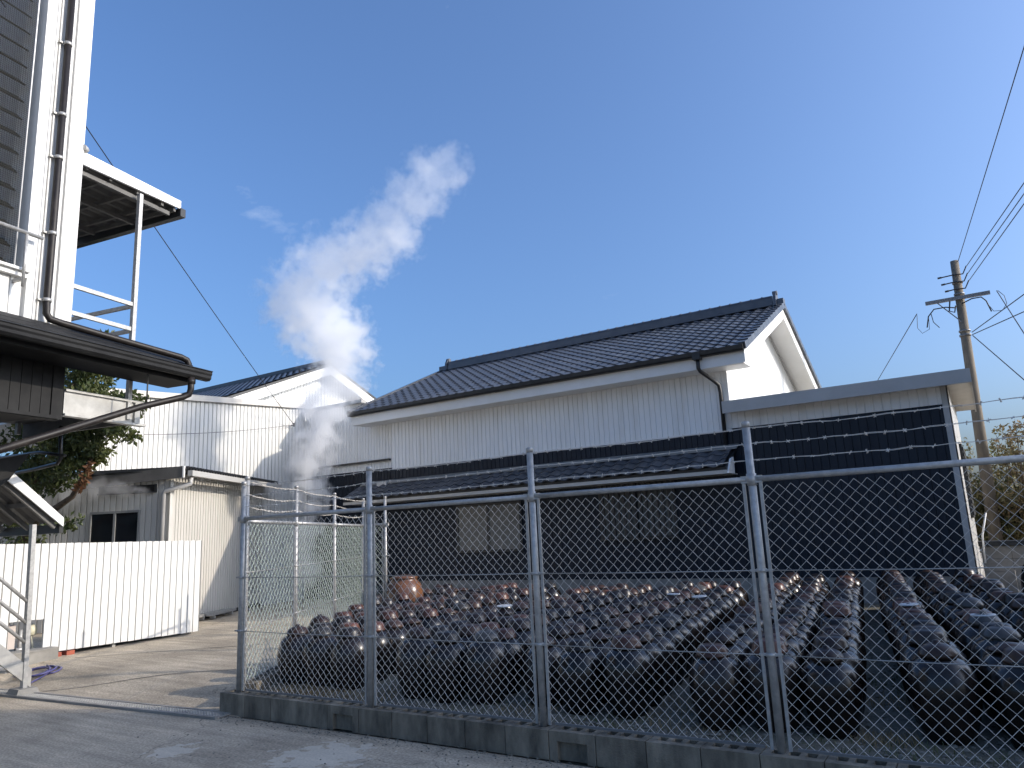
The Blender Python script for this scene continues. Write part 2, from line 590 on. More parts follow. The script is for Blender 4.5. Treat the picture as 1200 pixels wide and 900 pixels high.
def blades(name, m, spots, n, h0, h1, wd):
    mb = MB()
    for i in range(n):
        cx, cy, rr = rnd.choice(spots)
        a = rnd.uniform(0, 2 * pi)
        q = rr * math.sqrt(rnd.random())
        x, y = cx + q * cos(a), cy + q * sin(a)
        if y < 4.66 or x < left_x(min(y, 8.6)) + 0.03:
            continue
        h = rnd.uniform(h0, h1)
        t = rnd.uniform(0, 2 * pi)
        lx, ly = cos(t) * h * 0.7, sin(t) * h * 0.7
        px, py = -sin(t) * wd, cos(t) * wd
        mb.add([(x - px, y - py, 0.10), (x + px, y + py, 0.10), (x + lx * 0.4 + px * 0.7, y + ly * 0.4 + py * 0.7, 0.10 + h * 0.7),
                (x + lx * 0.4 - px * 0.7, y + ly * 0.4 - py * 0.7, 0.10 + h * 0.7), (x + lx, y + ly, 0.10 + h)],
               [(0, 1, 2, 3), (3, 2, 4)])
    return mb.build(name, m, kind='stuff')

blades('dry_grass', M['drygrass'], [(-5.7, 4.85, 0.3), (-5.2, 4.9, 0.25), (-4.75, 5.0, 0.25), (-4.6, 5.4, 0.3), (-3.2, 5.1, 0.25), (-3.25, 5.6, 0.25),
                                    (-2.0, 5.2, 0.3), (-2.1, 5.7, 0.25), (-0.75, 5.2, 0.2), (-0.75, 6.2, 0.25), (-5.6, 5.0, 0.25)], 4200, 0.02, 0.075, 0.0025)
blades('weeds', M['weed'], [(-0.7, 4.9, 0.35), (-0.4, 4.85, 0.4), (-1.3, 4.8, 0.4), (-0.75, 7, 0.4), (-0.85, 9.5, 0.4), (-3.4, 4.8, 0.4), (-2.4, 4.8, 0.4), (0.1, 4.9, 0.3), (-0.8, 12.3, 0.5)], 2600, 0.015, 0.06, 0.003)

# thin dark strips painted on the driveway as shadows of overhead cables
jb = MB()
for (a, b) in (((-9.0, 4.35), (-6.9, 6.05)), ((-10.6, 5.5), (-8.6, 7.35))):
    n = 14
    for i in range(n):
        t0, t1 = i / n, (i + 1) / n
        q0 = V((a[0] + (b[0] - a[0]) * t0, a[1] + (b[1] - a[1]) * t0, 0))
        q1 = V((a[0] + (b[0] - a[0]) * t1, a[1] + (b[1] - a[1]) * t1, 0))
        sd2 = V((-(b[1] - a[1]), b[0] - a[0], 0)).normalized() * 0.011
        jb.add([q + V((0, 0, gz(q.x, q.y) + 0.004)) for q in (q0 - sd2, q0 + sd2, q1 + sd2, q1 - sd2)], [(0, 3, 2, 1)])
jb.build('cable_shadow_strip', M['darkgrey'], kind='structure')

# drain channel along the foot of the driveway
dr = thing('drain_channel', 'long drain with metal gratings across the foot of the driveway', 'drain', (-7.6, 4.25, 0))
A, Bd = V((-9.6, 4.10, 0)), V((-5.88, 4.36, 0))
dd = (Bd - A).normalized()
dn = V((-dd.y, dd.x, 0))
for off in (-0.085, 0.085):
    MB().beam(A + dn * off + V((0, 0, 0.006)), Bd + dn * off + V((0, 0, 0.006)), 0.035, 0.03).build('kerb_strip', M['concrete'], dr)
ngr = 8
for i in range(ngr):
    q0 = A + dd * ((Bd - A).length * i / ngr + 0.012)
    q1 = A + dd * ((Bd - A).length * (i + 1) / ngr - 0.012)
    gb = MB()
    for k in range(5):
        o = dn * (-0.056 + 0.028 * k)
        gb.beam(q0 + o + V((0, 0, 0.011)), q1 + o + V((0, 0, 0.011)), 0.012, 0.012)
    m_ = 12
    for k in range(m_ + 1):
        c_ = q0.lerp(q1, k / m_)
        gb.beam(c_ - dn * 0.062 + V((0, 0, 0.0125)), c_ + dn * 0.062 + V((0, 0, 0.0125)), 0.008, 0.012)
    gb.build('grating', M['galv'] if i in (2, 3, 4) else M['steelbeam'], dr)

# ------------------------------------------------------------------ low block wall under the fences
def block_mesh(L, notch):
    mb = MB()
    H, D = 0.18, 0.17
    x0, x1 = -L / 2 + 0.003, L / 2 - 0.003
    if notch:                                   # front face recessed under a lip
        mb.box(x0, x1, -D / 2 + 0.035, D / 2, 0, H - 0.03)
        mb.box(x0, x0 + 0.06, -D / 2, -D / 2 + 0.035, 0, H - 0.03)
        mb.box(x1 - 0.06, x1, -D / 2, -D / 2 + 0.035, 0, H - 0.03)
        mb.box(x0 + 0.06, x1 - 0.06, -D / 2, -D / 2 + 0.035, H - 0.06, H - 0.03)
    else:
        mb.box(x0, x1, -D / 2, D / 2, 0, H - 0.03)
    # top layer with three open cores
    ys = (-D / 2, -0.03, 0.045, D / 2)
    mb.box(x0, x1, ys[0], ys[1], H - 0.03, H)
    mb.box(x0, x1, ys[2], ys[3], H - 0.03, H)
    cw = 0.058
    xs = [x0]
    for k in (-1, 0, 1):
        c_ = k * L * 0.27
        xs += [c_ - cw / 2, c_ + cw / 2]
    xs.append(x1)
    for k in range(0, 8, 2):
        mb.box(xs[k], xs[k + 1], ys[1], ys[2], H - 0.03, H)
    return mb.mesh('block', M['block'])

BL = 0.34
bm_a, bm_b = block_mesh(BL, False), block_mesh(BL, True)
bw = thing('block_wall', 'low stained concrete block wall along the road under the near fence', 'wall', (-1.2, 4.515, 0))
i = 0
x = -6.05 + BL / 2
while x < 3.4:
    place('block', bm_b if i in (4, 10, 15, 21) else bm_a, bw, (x, 4.515 + rnd.uniform(-0.002, 0.002), 0.0 + rnd.uniform(-0.002, 0.0)))
    x += BL
    i += 1
bw2 = thing('block_wall', 'low block wall under the fence that runs back beside the driveway', 'wall', (-7, 6.5, 0))
for i in range(14):
    p = P1 + FD * (0.36 + BL * i) + V((0, 0, 0.03))
    place('block', bm_a, bw2, p, (0, 0, FA))

# ------------------------------------------------------------------ chain-link fences
def chain_mesh(p0, p1, z0, z1, pitch, r, m, parent, nside=4):
    mb = MB()
    L = (p1 - p0).length
    d = (p1 - p0) / L
    n_ = V((d.y, -d.x, 0))
    nw = int(L / (pitch / 2))
    hp = pitch / 2
    nk = int((z1 - z0) / hp)
    for i in range(nw):
        pts = []
        for k in range(nk + 1):
            q = i * hp + (hp if (k + i) % 2 else 0.0)
            wob = 0.0025 * noise.noise(V((i * 0.31, k * 0.23, 5)))
            pts.append(p0 + d * (q + wob) + n_ * (0.004 if k % 2 else -0.004) + V((0, 0, z0 + k * hp + wob)))
        mb.tube(pts, r, nside, smooth=False, cap=False)
    return mb.build('chain_mesh', m, parent, kind='stuff')

def barbed(p0, p1, z, sag, parent, seed):
    rr = random.Random(seed)
    mb = MB()
    n = 16
    pts = []
    for k in range(n + 1):
        t = k / n
        pts.append(p0.lerp(p1, t) + V((0, 0, z - sag * 4 * t * (1 - t) + rr.uniform(-0.004, 0.004))))
    off = [V((rr.uniform(-1, 1), rr.uniform(-1, 1), rr.uniform(-1, 1))) * 0.002 for _ in pts]
    mb.tube(pts, 0.0018, 4, False, False)
    mb.tube([p + V((0, 0.003, 0.003)) + o for p, o in zip(pts, off)], 0.0018, 4, False, False)
    L = (p1 - p0).length
    s_ = 0.05
    while s_ < L - 0.02:
        t = s_ / L
        i0 = min(int(t * n), n - 1)
        c_ = pts[i0].lerp(pts[i0 + 1], t * n - i0)
        for q in range(3):
            v = V((rr.uniform(-1, 1), rr.uniform(-1, 1), rr.uniform(-1, 1))).normalized() * 0.013
            mb.beam(c_ - v, c_ + v, 0.003, 0.003)
        s_ += rr.uniform(0.085, 0.115)
    return mb.build('barbed_wire', M['galvwire'], parent)

def fence(root, pts, ztop, zrail, zbot, wires, barbs, meshmat, r_post, pitch, r_wire, seed, meshed=None, sags=None):
    for i, p in enumerate(pts):
        pb = MB()
        pb.tube([p + V((0, 0, zbot - 0.08)), p + V((0, 0, ztop - 0.004))], r_post, 14)
        pb.lathe([(r_post * 1.08, ztop - 0.03), (r_post * 1.08, ztop - 0.004), (r_post * 0.9, ztop + 0.004)], 14, (p.x, p.y, 0))
        po = pb.build('post', M['galv'], root)
        d = (pts[min(i + 1, len(pts) - 1)] - pts[max(i - 1, 0)]).normalized()
        for z in [zrail] + wires:
            cl = MB()
            h = 0.07 if z == zrail else 0.02
            cl.tube([p + V((0, 0, z - h / 2)), p + V((0, 0, z + h / 2))], r_post * 1.25, 12)
            e = d * (0.062 if z == zrail else 0.065)
            cl.beam(p - e + V((0, 0, z)), p + e + V((0, 0, z)), 0.028, h * 0.62)
            cl.build('clamp', M['galv'], root)
        for sg in (-1, 1):
            q = p + d * 0.050 * sg
            if (i == 0 and sg < 0) or (i == len(pts) - 1 and sg > 0):
                continue
            MB().beam(q + V((0, 0, zbot)), q + V((0, 0, zrail - 0.02)), 0.018, 0.012, up=(d.y, -d.x, 0)).build('tension_bar', M['galv'], root)
    for i in range(len(pts) - 1):
        a, b = pts[i], pts[i + 1]
        d = (b - a).normalized()
        MB().tube([a + d * 0.03 + V((0, 0, zrail)), b - d * 0.03 + V((0, 0, zrail))], 0.0185, 10).build('top_rail', M['galv'], root)
        for z in wires:
            n_ = V((d.y, -d.x, 0)) * 0.01
            MB().tube([a + n_ + V((0, 0, z)), (a + b) / 2 + n_ + V((0, 0, z - 0.004)), b + n_ + V((0, 0, z))], 0.0033, 5).build('tension_wire', M['galv'], root)
        MB().beam(a + d * 0.09 + V((0, 0, zbot + 0.012)), b - d * 0.09 + V((0, 0, zbot + 0.012)), 0.012, 0.014).build('bottom_rail', M['arm'], root)
        for k, z in enumerate(barbs):
            barbed(a, b, z, (sags[k] if sags else 0.012), root, seed * 100 + i * 10 + k)
        if meshed is None or i in meshed:
            chain_mesh(a + d * 0.052, b - d * 0.05, zbot + 0.01, zrail - 0.005, pitch, r_wire, meshmat, root)

fr = thing('chain_link_fence', 'tall chain link fence with barbed wire on the block wall along the road', 'fence', (-1.2, 4.515, 0.18))
front_pts = [V((x, 4.515, 0)) for x in (-5.9, -4.30, -2.733, -1.187, 0.37, 1.93, 3.4)]
fence(fr, front_pts, 2.045, 1.70, 0.19, [1.17, 0.70], [2.01, 1.915, 1.815], M['galvwire'], 0.0235, 0.068, 0.0019, 1)
f2 = thing('chain_link_fence', 'chain link fence with pale green mesh running back beside the driveway', 'fence', (-7, 6.5, 0.18))
side_pts = [P1 + FD * s_ for s_ in (0.0, 1.52, 3.09, 4.72)]
side_pts[0] = P1 + FD * 0.09
fence(f2, side_pts + [V((-7.86, 8.60, 0))], 2.10, 1.68, 0.22, [1.21, 0.70], [2.06, 1.94, 1.82], M['greenwire'], 0.022, 0.092, 0.0027, 2, sags=[0.02, 0.035, 0.03])

# ------------------------------------------------------------------ pots
body = MB().lathe([(0.100, 0.0), (0.122, 0.012), (0.150, 0.09), (0.172, 0.18), (0.183, 0.27), (0.181, 0.335), (0.165, 0.388), (0.130, 0.425), (0.094, 0.438), (0.086, 0.450), (0.092, 0.460), (0.082, 0.466)], 18)
bodies = [body.mesh('pot_body', M['pot'])]
b2 = MB().lathe([(0.105, 0.0), (0.128, 0.012), (0.156, 0.10), (0.178, 0.19), (0.186, 0.26), (0.180, 0.33), (0.158, 0.395), (0.124, 0.432), (0.096, 0.444), (0.088, 0.454), (0.094, 0.464), (0.084, 0.470)], 18)
bodies.append(b2.mesh('pot_body', M['pot']))
lid = MB().lathe([(0.108, 0.446), (0.112, 0.456), (0.106, 0.464), (0.100, 0.490), (0.090, 0.512), (0.076, 0.521), (0.045, 0.525), (0.012, 0.526)], 18)
lid2 = MB().lathe([(0.100, 0.450), (0.106, 0.460), (0.102, 0.474), (0.082, 0.504), (0.050, 0.520), (0.022, 0.525), (0.020, 0.538), (0.008, 0.542)], 18)
lid3 = MB().lathe([(0.115, 0.450), (0.120, 0.458), (0.116, 0.468), (0.060, 0.484), (0.050, 0.496), (0.010, 0.498)], 18)
lids = [lid.mesh('lid', M['lid']), lid2.mesh('lid', M['lid']), lid3.mesh('lid', M['lid'])]
for base_, c1_, c2_ in ((lids[0], 'lid_dark', (0.016, 0.012, 0.011)), (lids[0], 'lid_red', (0.07, 0.030, 0.020)), (lids[1], 'lid_grey', (0.05, 0.046, 0.042))):
    m_ = base_.copy()
    m_.materials[0] = mat(c1_, c2_, 0.33, spec=0.35, col2=tuple(q * 1.8 for q in c2_), scale=9, mix=(0.4, 0.75), rand=0.4, rvar=0.1)
    lids.append(m_)
LEAN = -0.14
spots = []
ORD = ('front', 'second', 'third', 'fourth', 'fifth', 'sixth', 'seventh', 'eighth', 'ninth', 'tenth', 'eleventh', 'twelfth', 'thirteenth', 'fourteenth',
       'fifteenth', 'sixteenth', 'seventeenth', 'eighteenth', 'nineteenth', 'twentieth', 'twenty first', 'twenty second', 'twenty third', 'twenty fourth')
def pot_label(key, ci, nth):
    if key == 'R':
        row = ('first', 'second', 'third')[ci] + ' row right of the bare strip'
    else:
        base = {'M': 2 - ci, 'A': 3 + ci, 'B': 6 + ci, 'C': 9 + ci, 'D': 13 + ci}[key]
        row = ('first',) [0] + ' row left of the bare strip' if base == 0 else ORD[base] + ' row left of the bare strip'
    return ('dark glazed pot at the front of the ' + row) if nth == 1 else ('dark glazed pot, ' + ORD[nth - 1] + ' from the front in the ' + row)
def limit(y):
    return left_x(min(y, 8.55)) + 0.225
for xs, y1, key in (((-0.37, 0.08, 0.53), 12.4, 'R'), ((-1.75, -1.37, -0.98), 12.15, 'M'), ((-2.40, -2.76, -3.12), 10.7, 'A'),
                    ((-3.66, -4.0, -4.35), 10.5, 'B'), ((-5.22, -5.57, -5.92, -6.27), 10.3, 'C'), ((-6.9, -7.25, -7.6), 10.4, 'D')):
    for ci, x5 in enumerate(xs):
        y = 5.18 + rnd.uniform(0, 0.12) + (0.16 if key == 'R' else 0)
        nth = 0
        while y < y1:
            x = x5 + LEAN * (y - 5)
            if x > limit(y) and not (key == 'D' and (V((x, y, 0)) - V((-7.72, 8.85, 0))).length < 0.45):
                nth += 1
                spots.append((x + rnd.uniform(-0.02, 0.02), y + rnd.uniform(-0.02, 0.02), key, pot_label(key, ci, nth)))
            y += 0.352 + rnd.uniform(-0.006, 0.012)
grp = {'R': 'pots in the right hand rows', 'M': 'pots in the long middle rows', 'A': 'pots behind the second bay', 'B': 'pots behind the middle bay',
       'C': 'pots nearest the fence corner', 'D': 'pots at the far left'}
spots.sort(key=lambda q: q[0] ** 2 + q[1] ** 2)
extra = MB()
for i, (x, y, key, lb_) in enumerate(spots):
    sc = rnd.uniform(0.99, 1.09) * (1.05 if key == 'R' else 1.0)
    if i < 300:
        t = thing('glazed_pot', lb_, 'pot', (x, y, 0.112), grp[key])
        t.rotation_euler = (rnd.uniform(-0.02, 0.02), rnd.uniform(-0.02, 0.02), rnd.uniform(0, 6.28))
        t.scale = (sc, sc, sc)
        for nm, me in (('pot_body', rnd.choice(bodies)), ('lid', rnd.choices(lids, (4, 2, 1, 4, 2, 1))[0])):
            o = bpy.data.objects.new(nm, me)
            COL.objects.link(o)
            o.parent = t
        if len(t.children) and rnd.random() < 0.5:
            t.children[-1].rotation_euler = (rnd.uniform(-0.06, 0.06), rnd.uniform(-0.06, 0.06), 0)
    else:
        for src in (body, lid):
            extra.add([V((x, y, 0.112)) + p * sc for p in src.v], src.f, True)
if extra.v:
    extra.build('far_pot_rows', M['pot'], kind='stuff')
# flat pale plates left lying on some lids
for (x, y, w_, lb) in ((0.02, 6.9, 0.085, 'thin pale plate lying on a lid in the right hand row near the fence'),
                       (-0.62, 7.4, 0.075, 'thin pale plate lying on a lid in the first row right of the bare strip'),
                       (-2.75, 8.0, 0.08, 'thin pale plate on a lid behind the tall post right of centre'),
                       (-4.55, 6.9, 0.085, 'thin pale plate on a lid in the rows behind the middle bay'),
                       (-3.35, 8.3, 0.075, 'thin pale plate on a lid left of the tall post')):
    near = min(spots, key=lambda q: (q[0] - x) ** 2 + (q[1] - y) ** 2)
    pm = MB().lathe([(w_, 0.0), (w_ * 1.02, 0.006), (w_, 0.012)], 20)
    o = pm.build('plate', M['plate'])
    o.location = (near[0], near[1], 0.672)
    o.rotation_euler = (rnd.uniform(-0.05, 0.05), rnd.uniform(-0.05, 0.05), 0)
    tag(o, lb, 'plate')

# tall jars
jt = thing('tall_jar', 'large orange brown glazed jar behind the rows at the left, taller than the pots', 'jar', (-7.72, 8.85, 0.11))
MB().lathe([(0.17, 0.0), (0.20, 0.02), (0.26, 0.20), (0.295, 0.40), (0.29, 0.55), (0.26, 0.65), (0.22, 0.70), (0.20, 0.72), (0.205, 0.745)], 28, (-7.72, 8.85, 0.11)).build('jar_body', M['copper'], jt)
MB().lathe([(0.215, 0.745), (0.22, 0.76), (0.14, 0.79), (0.04, 0.80)], 28, (-7.72, 8.85, 0.11)).build('lid', M['copper'], jt)
jt = thing('tall_jar', 'big dark brown jar at the right edge in front of the low grey wall', 'jar', (0.50, 9.4, 0.11))
MB().lathe([(0.20, 0.0), (0.24, 0.02), (0.32, 0.22), (0.37, 0.45), (0.37, 0.60), (0.33, 0.76), (0.27, 0.84), (0.23, 0.87), (0.24, 0.90)], 28, (0.50, 9.4, 0.11)).build('jar_body', M['pot'], jt)
MB().lathe([(0.25, 0.90), (0.26, 0.915), (0.15, 0.955), (0.05, 0.965)], 28, (0.50, 9.4, 0.11)).build('lid', M['lid'], jt)

# ------------------------------------------------------------------ main storehouse
HX0, HX1, WY = -11.64, -3.66, 13.0
RX0, RX1 = -12.5, -3.15
EY, EZ, RY, RZ = 12.45, 4.40, 16.1, 6.0
SL = math.atan2(RZ - EZ, RY - EY)
BY = 2 * RY - EY
house = thing('storehouse', 'white and black clad storehouse with a grey tiled gable roof behind the pots', 'building', (-7.65, 16.1, 0))
mb = MB()
ribs(mb, (HX0, WY), (HX1, WY), 3.075, 4.16, 0.108, back=0.12)
mb.build('white_wall', M['white'], house)
mb = MB()
ribs(mb, (HX0, WY), (HX1, WY), 0.52, 3.07, 0.108, groove=0.014, depth=0.012, back=0.12)
mb.build('black_wall', M['black'], house)
mb = MB()
mb.box(HX0 - 0.01, HX1, WY + 0.01, WY + 0.16, -0.05, 0.52)
mb.build('foundation', M['concrete'], house)
mb = MB()
MB().box(HX0, HX1, WY - 0.012, WY + 0.01, 3.045, 3.075).build('trim_strip', M['white2'], house)
# right gable wall
def roofz(y):
    return EZ + (RZ - EZ) * (1 - abs(y - RY) / (RY - EY)) - 0.06
mb = MB()
gy0, gy1 = WY + 0.0, 2 * RY - WY
ribs(mb, (HX1, gy0 + 0.13), (HX1, gy1), 3.0, lambda s_: roofz(gy0 + 0.13 + s_), 0.108, back=0.12)
mb.build('gable_wall', M['white'], house)
mb = MB()
mb.box(HX1 - 0.06, HX1 + 0.012, WY - 0.012, WY + 0.06, 3.09, 4.16)
mb.build('corner_trim', M['white2'], house)
mb = MB()
mb.prism([(HX0 + 0.02, gy0 + 0.13, 0.1), (HX0 + 0.02, gy0 + 0.13, roofz(gy0)), (HX0 + 0.02, RY, roofz(RY)), (HX0 + 0.02, gy1, roofz(gy1)), (HX0 + 0.02, gy1, 0.1)], (0.12, 0, 0))
mb.build('left_gable_wall', M['white'], house)
MB().box(HX0 + 0.14, HX1 - 0.13, gy1 - 0.14, gy1 - 0.02, 0.1, 4.2).build('back_wall', M['white'], house)
# roof deck
def slab(x0, x1, ya, za, yb, zb, t):
    return [(x0, ya, za - t), (x1, ya, za - t), (x1, yb, zb - t), (x0, yb, zb - t), (x0, ya, za), (x1, ya, za), (x1, yb, zb), (x0, yb, zb)]
mb = MB()
mb.hexa(slab(RX0 + 0.02, RX1 - 0.02, EY + 0.02, EZ + 0.008, RY, RZ, 0.05))
mb.hexa(slab(RX0 + 0.02, RX1 - 0.02, RY, RZ, BY, EZ, 0.05))
roof = mb.build('roof', M['darkgrey'], house)
# eave: fascia, soffit, gutter
MB().box(RX0 + 0.06, RX1 - 0.06, 12.51, 12.54, 4.13, 4.335).build('eave_fascia', M['white2'], house)
MB().box(RX0 + 0.06, RX1 - 0.06, 12.542, WY - 0.002, 4.135, 4.155).build('eave_soffit', M['white2'], house)
gt = MB()
gt.prism([(RX0, 12.38, 4.43), (RX0, 12.39, 4.36), (RX0, 12.42, 4.335), (RX0, 12.48, 4.335), (RX0, 12.507, 4.36), (RX0, 12.507, 4.43)], (RX1 - RX0 - 0.01, 0, 0))
gt.build('gutter', M['darkgrey'], house)
# bargeboards and verge soffit on the right gable, and on the left
for side, X in (('r', RX1), ('l', RX0)):
    xa, xb = (X - 0.055, X - 0.022) if side == 'r' else (X + 0.022, X + 0.055)
    for ya, yb in ((EY + 0.06, RY), (BY - 0.06, RY)):
        za = EZ + (RZ - EZ) * (abs(ya - (EY if ya < RY else BY))) / (RY - EY)
        q = MB()
        lo, hi = -0.29, -0.052
        if ya < RY:
            q.hexa([(xa, ya, za + lo), (xb, ya, za + lo), (xb, yb, RZ + lo), (xa, yb, RZ + lo), (xa, ya, za + hi), (xb, ya, za + hi), (xb, yb, RZ + hi), (xa, yb, RZ + hi)])
        else:
            q.hexa([(xb, ya, za + lo), (xa, ya, za + lo), (xa, yb + 0.002, RZ + lo), (xb, yb + 0.002, RZ + lo), (xb, ya, za + hi), (xa, ya, za + hi), (xa, yb + 0.002, RZ + hi), (xb, yb + 0.002, RZ + hi)])
        q.build('bargeboard', M['white2'], house)
    x0, x1 = (HX1 + 0.004, X - 0.058) if side == 'r' else (X + 0.058, HX0)
    q = MB()
    q.hexa(slab(x0, x1, EY + 0.1, EZ - 0.075, RY, RZ - 0.119, 0.02))
    q.hexa(slab(x0, x1, RY + 0.002, RZ - 0.119, BY - 0.06, EZ - 0.075, 0.02))
    q.build('verge_soffit', M['white2'], house)
MB().box(RX1 - 0.51, RX1 - 0.05, 12.545, 12.99, 4.125, 4.133).build('eave_return', M['white2'], house)
# grey strip under the right verge
q = MB()
q.hexa(slab(HX1 + 0.001, HX1 + 0.02, RY, RZ - 0.16, gy1, roofz(gy1) - 0.10, 0.08))
q.build('verge_strip', M['greyfascia'], house)

# tiles
def tile_mesh(wd, ln):
    mb = MB()
    n = 6
    zs = [0.030, 0.012, 0.0, 0.002, 0.020, 0.038, 0.030]
    xs = [wd * (i / n) for i in range(n + 1)]
    vs = []
    for (y, lift) in ((0.0, 0.022), (ln, 0.0)):
        vs += [(x, y, z + lift) for x, z in zip(xs, zs)]
    vs += [(x, 0.0, z + 0.002) for x, z in zip(xs, zs)]
    fs = [(i, i + 1, n + 2 + i, n + 1 + i) for i in range(n)]
    fs += [(2 * (n + 1) + i, 2 * (n + 1) + i + 1, i + 1, i) for i in range(n)]
    mb.add(vs, fs)
    return mb
NC, NRW = 40, 15
TW = (RX1 - RX0) / NC
TL = math.hypot(RY - EY, RZ - EZ) / NRW
tm_b = tile_mesh(TW + 0.004, TL + 0.03)
tm = tm_b.mesh('roof_tile', M['tile'])
slots = []
for r_ in range(NRW):
    for c_ in range(NC):
        y = EY - 0.03 + cos(SL) * TL * r_
        z = EZ + 0.012 + sin(SL) * TL * r_ - 0.03 * sin(SL)
        slots.append((RX0 + TW * c_, y, z))
slots.sort(key=lambda p: (p[0] ** 2 + p[1] ** 2 + (p[2] - 1.45) ** 2))
rest = MB()
rotm = Matrix.Rotation(SL, 3, 'X')
for i, p in enumerate(slots):
    if i < 300:
        place('roof_tile', tm, roof, p, (SL + rnd.uniform(-0.012, 0.012), rnd.uniform(-0.01, 0.01), 0))
    else:
        rest.add([V(p) + rotm @ v for v in tm_b.v], tm_b.f)
rest.build('tile_field', M['tile'], roof, kind='stuff')
# back slope, plain tiles
bk = MB()
for r_ in range(NRW):
    y0 = RY + (BY - RY) * r_ / NRW
    z0 = RZ - (RZ - EZ) * r_ / NRW
    bk.hexa(slab(RX0, RX1, y0, z0 + 0.02, y0 + (BY - RY) / NRW, z0 - (RZ - EZ) / NRW + 0.045, 0.02))
bk.build('back_slope', M['tile'], house)
# verge tiles on the right edge
vt = MB()
vt.hexa([(-0.02, 0, -0.075), (0.03, 0, -0.075), (0.03, TL * 0.97, -0.075), (-0.02, TL * 0.97, -0.075), (-0.10, 0, 0.055), (0.03, 0, 0.055), (0.03, TL * 0.97, 0.035), (-0.10, TL * 0.97, 0.035)])
vtm = vt.mesh('verge_tile', M['tile'])
for r_ in range(NRW):
    place('verge_tile', vtm, roof, (RX1, EY - 0.02 + cos(SL) * TL * r_, EZ + 0.02 + sin(SL) * TL * r_), (SL, 0, 0))
    place('verge_tile', vtm, roof, (RX1, BY + 0.02 - cos(SL) * TL * (r_ + 1), EZ + 0.02 + sin(SL) * TL * (r_ + 1)), (-SL, 0, 0))
vt2 = MB()
vt2.box(-0.03, 0.06, 0, TL * 0.97, -0.05, 0.05)
vtm2 = vt2.mesh('verge_tile', M['tile'])
for r_ in range(NRW):
    place('verge_tile', vtm2, roof, (RX0, EY - 0.02 + cos(SL) * TL * r_, EZ + 0.02 + sin(SL) * TL * r_), (SL, 0, 0))
# ridge
rx0, rx1 = RX0 + 0.30, RX1 - 0.20
rg = MB()
for k in range(3):
    hw = 0.13 - 0.022 * k
    rg.box(rx0, rx1, RY - hw, RY + hw, RZ + 0.02 + 0.062 * k, RZ + 0.078 + 0.062 * k)
ridge = rg.build('ridge', M['tile'], house)
nr = 38
rl = (rx1 - rx0) / nr
rc = MB()
prof = [(0.09 * cos(pi * k / 6), 0.065 * sin(pi * k / 6)) for k in range(7)]
vs = [(0, y, z) for (y, z) in prof] + [(rl * 0.985, y, z) for (y, z) in prof]
rc.add(vs, [(k, k + 1, 8 + k, 7 + k) for k in range(6)] + [tuple(range(6, -1, -1)), tuple(range(7, 14))])
prof2 = [(0.100 * cos(pi * k / 6), 0.078 * sin(pi * k / 6)) for k in range(7)]
vs = [(0, y, z) for (y, z) in prof2] + [(0.035, y, z) for (y, z) in prof2]
rc.add(vs, [(k, k + 1, 8 + k, 7 + k) for k in range(6)] + [tuple(range(6, -1, -1)), tuple(range(7, 14))])
rcm = rc.mesh('ridge_tile', M['tile'])
for k in range(nr):
    place('ridge_tile', rcm, ridge, (rx0 + rl * k, RY, RZ + 0.20))
for X, dx in ((rx0 - 0.06, -1), (rx1 + 0.06, 1)):
    fb = MB()
    fb.prism([(X - 0.03, RY - 0.17, RZ + 0.0), (X - 0.03, RY + 0.17, RZ + 0.0), (X - 0.03, RY + 0.12, RZ + 0.22), (X - 0.03, RY + 0.05, RZ + 0.34), (X - 0.03, RY - 0.05, RZ + 0.34), (X - 0.03, RY - 0.12, RZ + 0.22)], (0.06, 0, 0))
    fb.tube([(X - 0.05, RY, RZ + 0.31), (X + 0.05, RY, RZ + 0.31)], 0.05, 10)
    fb.build('ridge_end_tile', M['tile'], house)
fb = MB()
fb.beam((rx1 + 0.1, RY, RZ + 0.09), (RX1 + 0.03, RY, RZ + 0.09), 0.18, 0.12)
fb.beam((RX0 - 0.03, RY, RZ + 0.09), (rx0 - 0.1, RY, RZ + 0.09), 0.18, 0.12)
fb.build('ridge_step', M['tile'], house)

# awning roof over the ground floor
AY, AZ0, AZ1 = 12.28, 2.375, 2.74
AX0, AX1 = -12.5, -3.62
asl = math.atan2(AZ1 - AZ0, WY - AY)
aw = MB()
aw.hexa(slab(AX0, AX1, AY, AZ0, WY - 0.01, AZ1, 0.05))
awning = aw.build('awning_roof', M['darkgrey'], house)
MB().box(AX0, AX1, AY - 0.01, AY + 0.02, AZ0 - 0.115, AZ0 - 0.052).build('awning_fascia', M['soffit'], house)
MB().box(AX0 + 0.02, AX1 - 0.02, AY + 0.03, WY - 0.02, AZ0 - 0.105, AZ0 - 0.085).build('awning_soffit', M['soffit'], house)
fl = MB()
fl.hexa(slab(AX0, AX1 + 0.05, WY - 0.17, AZ1 + 0.0, WY - 0.014, AZ1 + 0.07, 0.03))
fl.build('flashing', M['greyframe'], house)
ant = tile_mesh(0.262, 0.30)
antm = ant.mesh('awning_tile', M['tile'])
AN = int((AX1 - AX0) / 0.26)
for r_ in range(3):
    for k in range(AN):
        place('awning_tile', antm, awning, (AX0 + 0.26 * k, AY - 0.05 + cos(asl) * 0.25 * r_, AZ0 - 0.012 + sin(asl) * 0.25 * r_), (asl + rnd.uniform(-0.015, 0.015), 0, 0))
ec = MB()
ec.prism([(AX1 + 0.005, AY - 0.02, AZ0 - 0.11), (AX1 + 0.005, AY + 0.36, AZ0 - 0.11), (AX1 + 0.005, AY + 0.36, AZ0 + 0.18), (AX1 + 0.005, AY + 0.2, AZ0 + 0.14)], (0.03, 0, 0))
ec.build('awning_end_board', M['white2'], house)
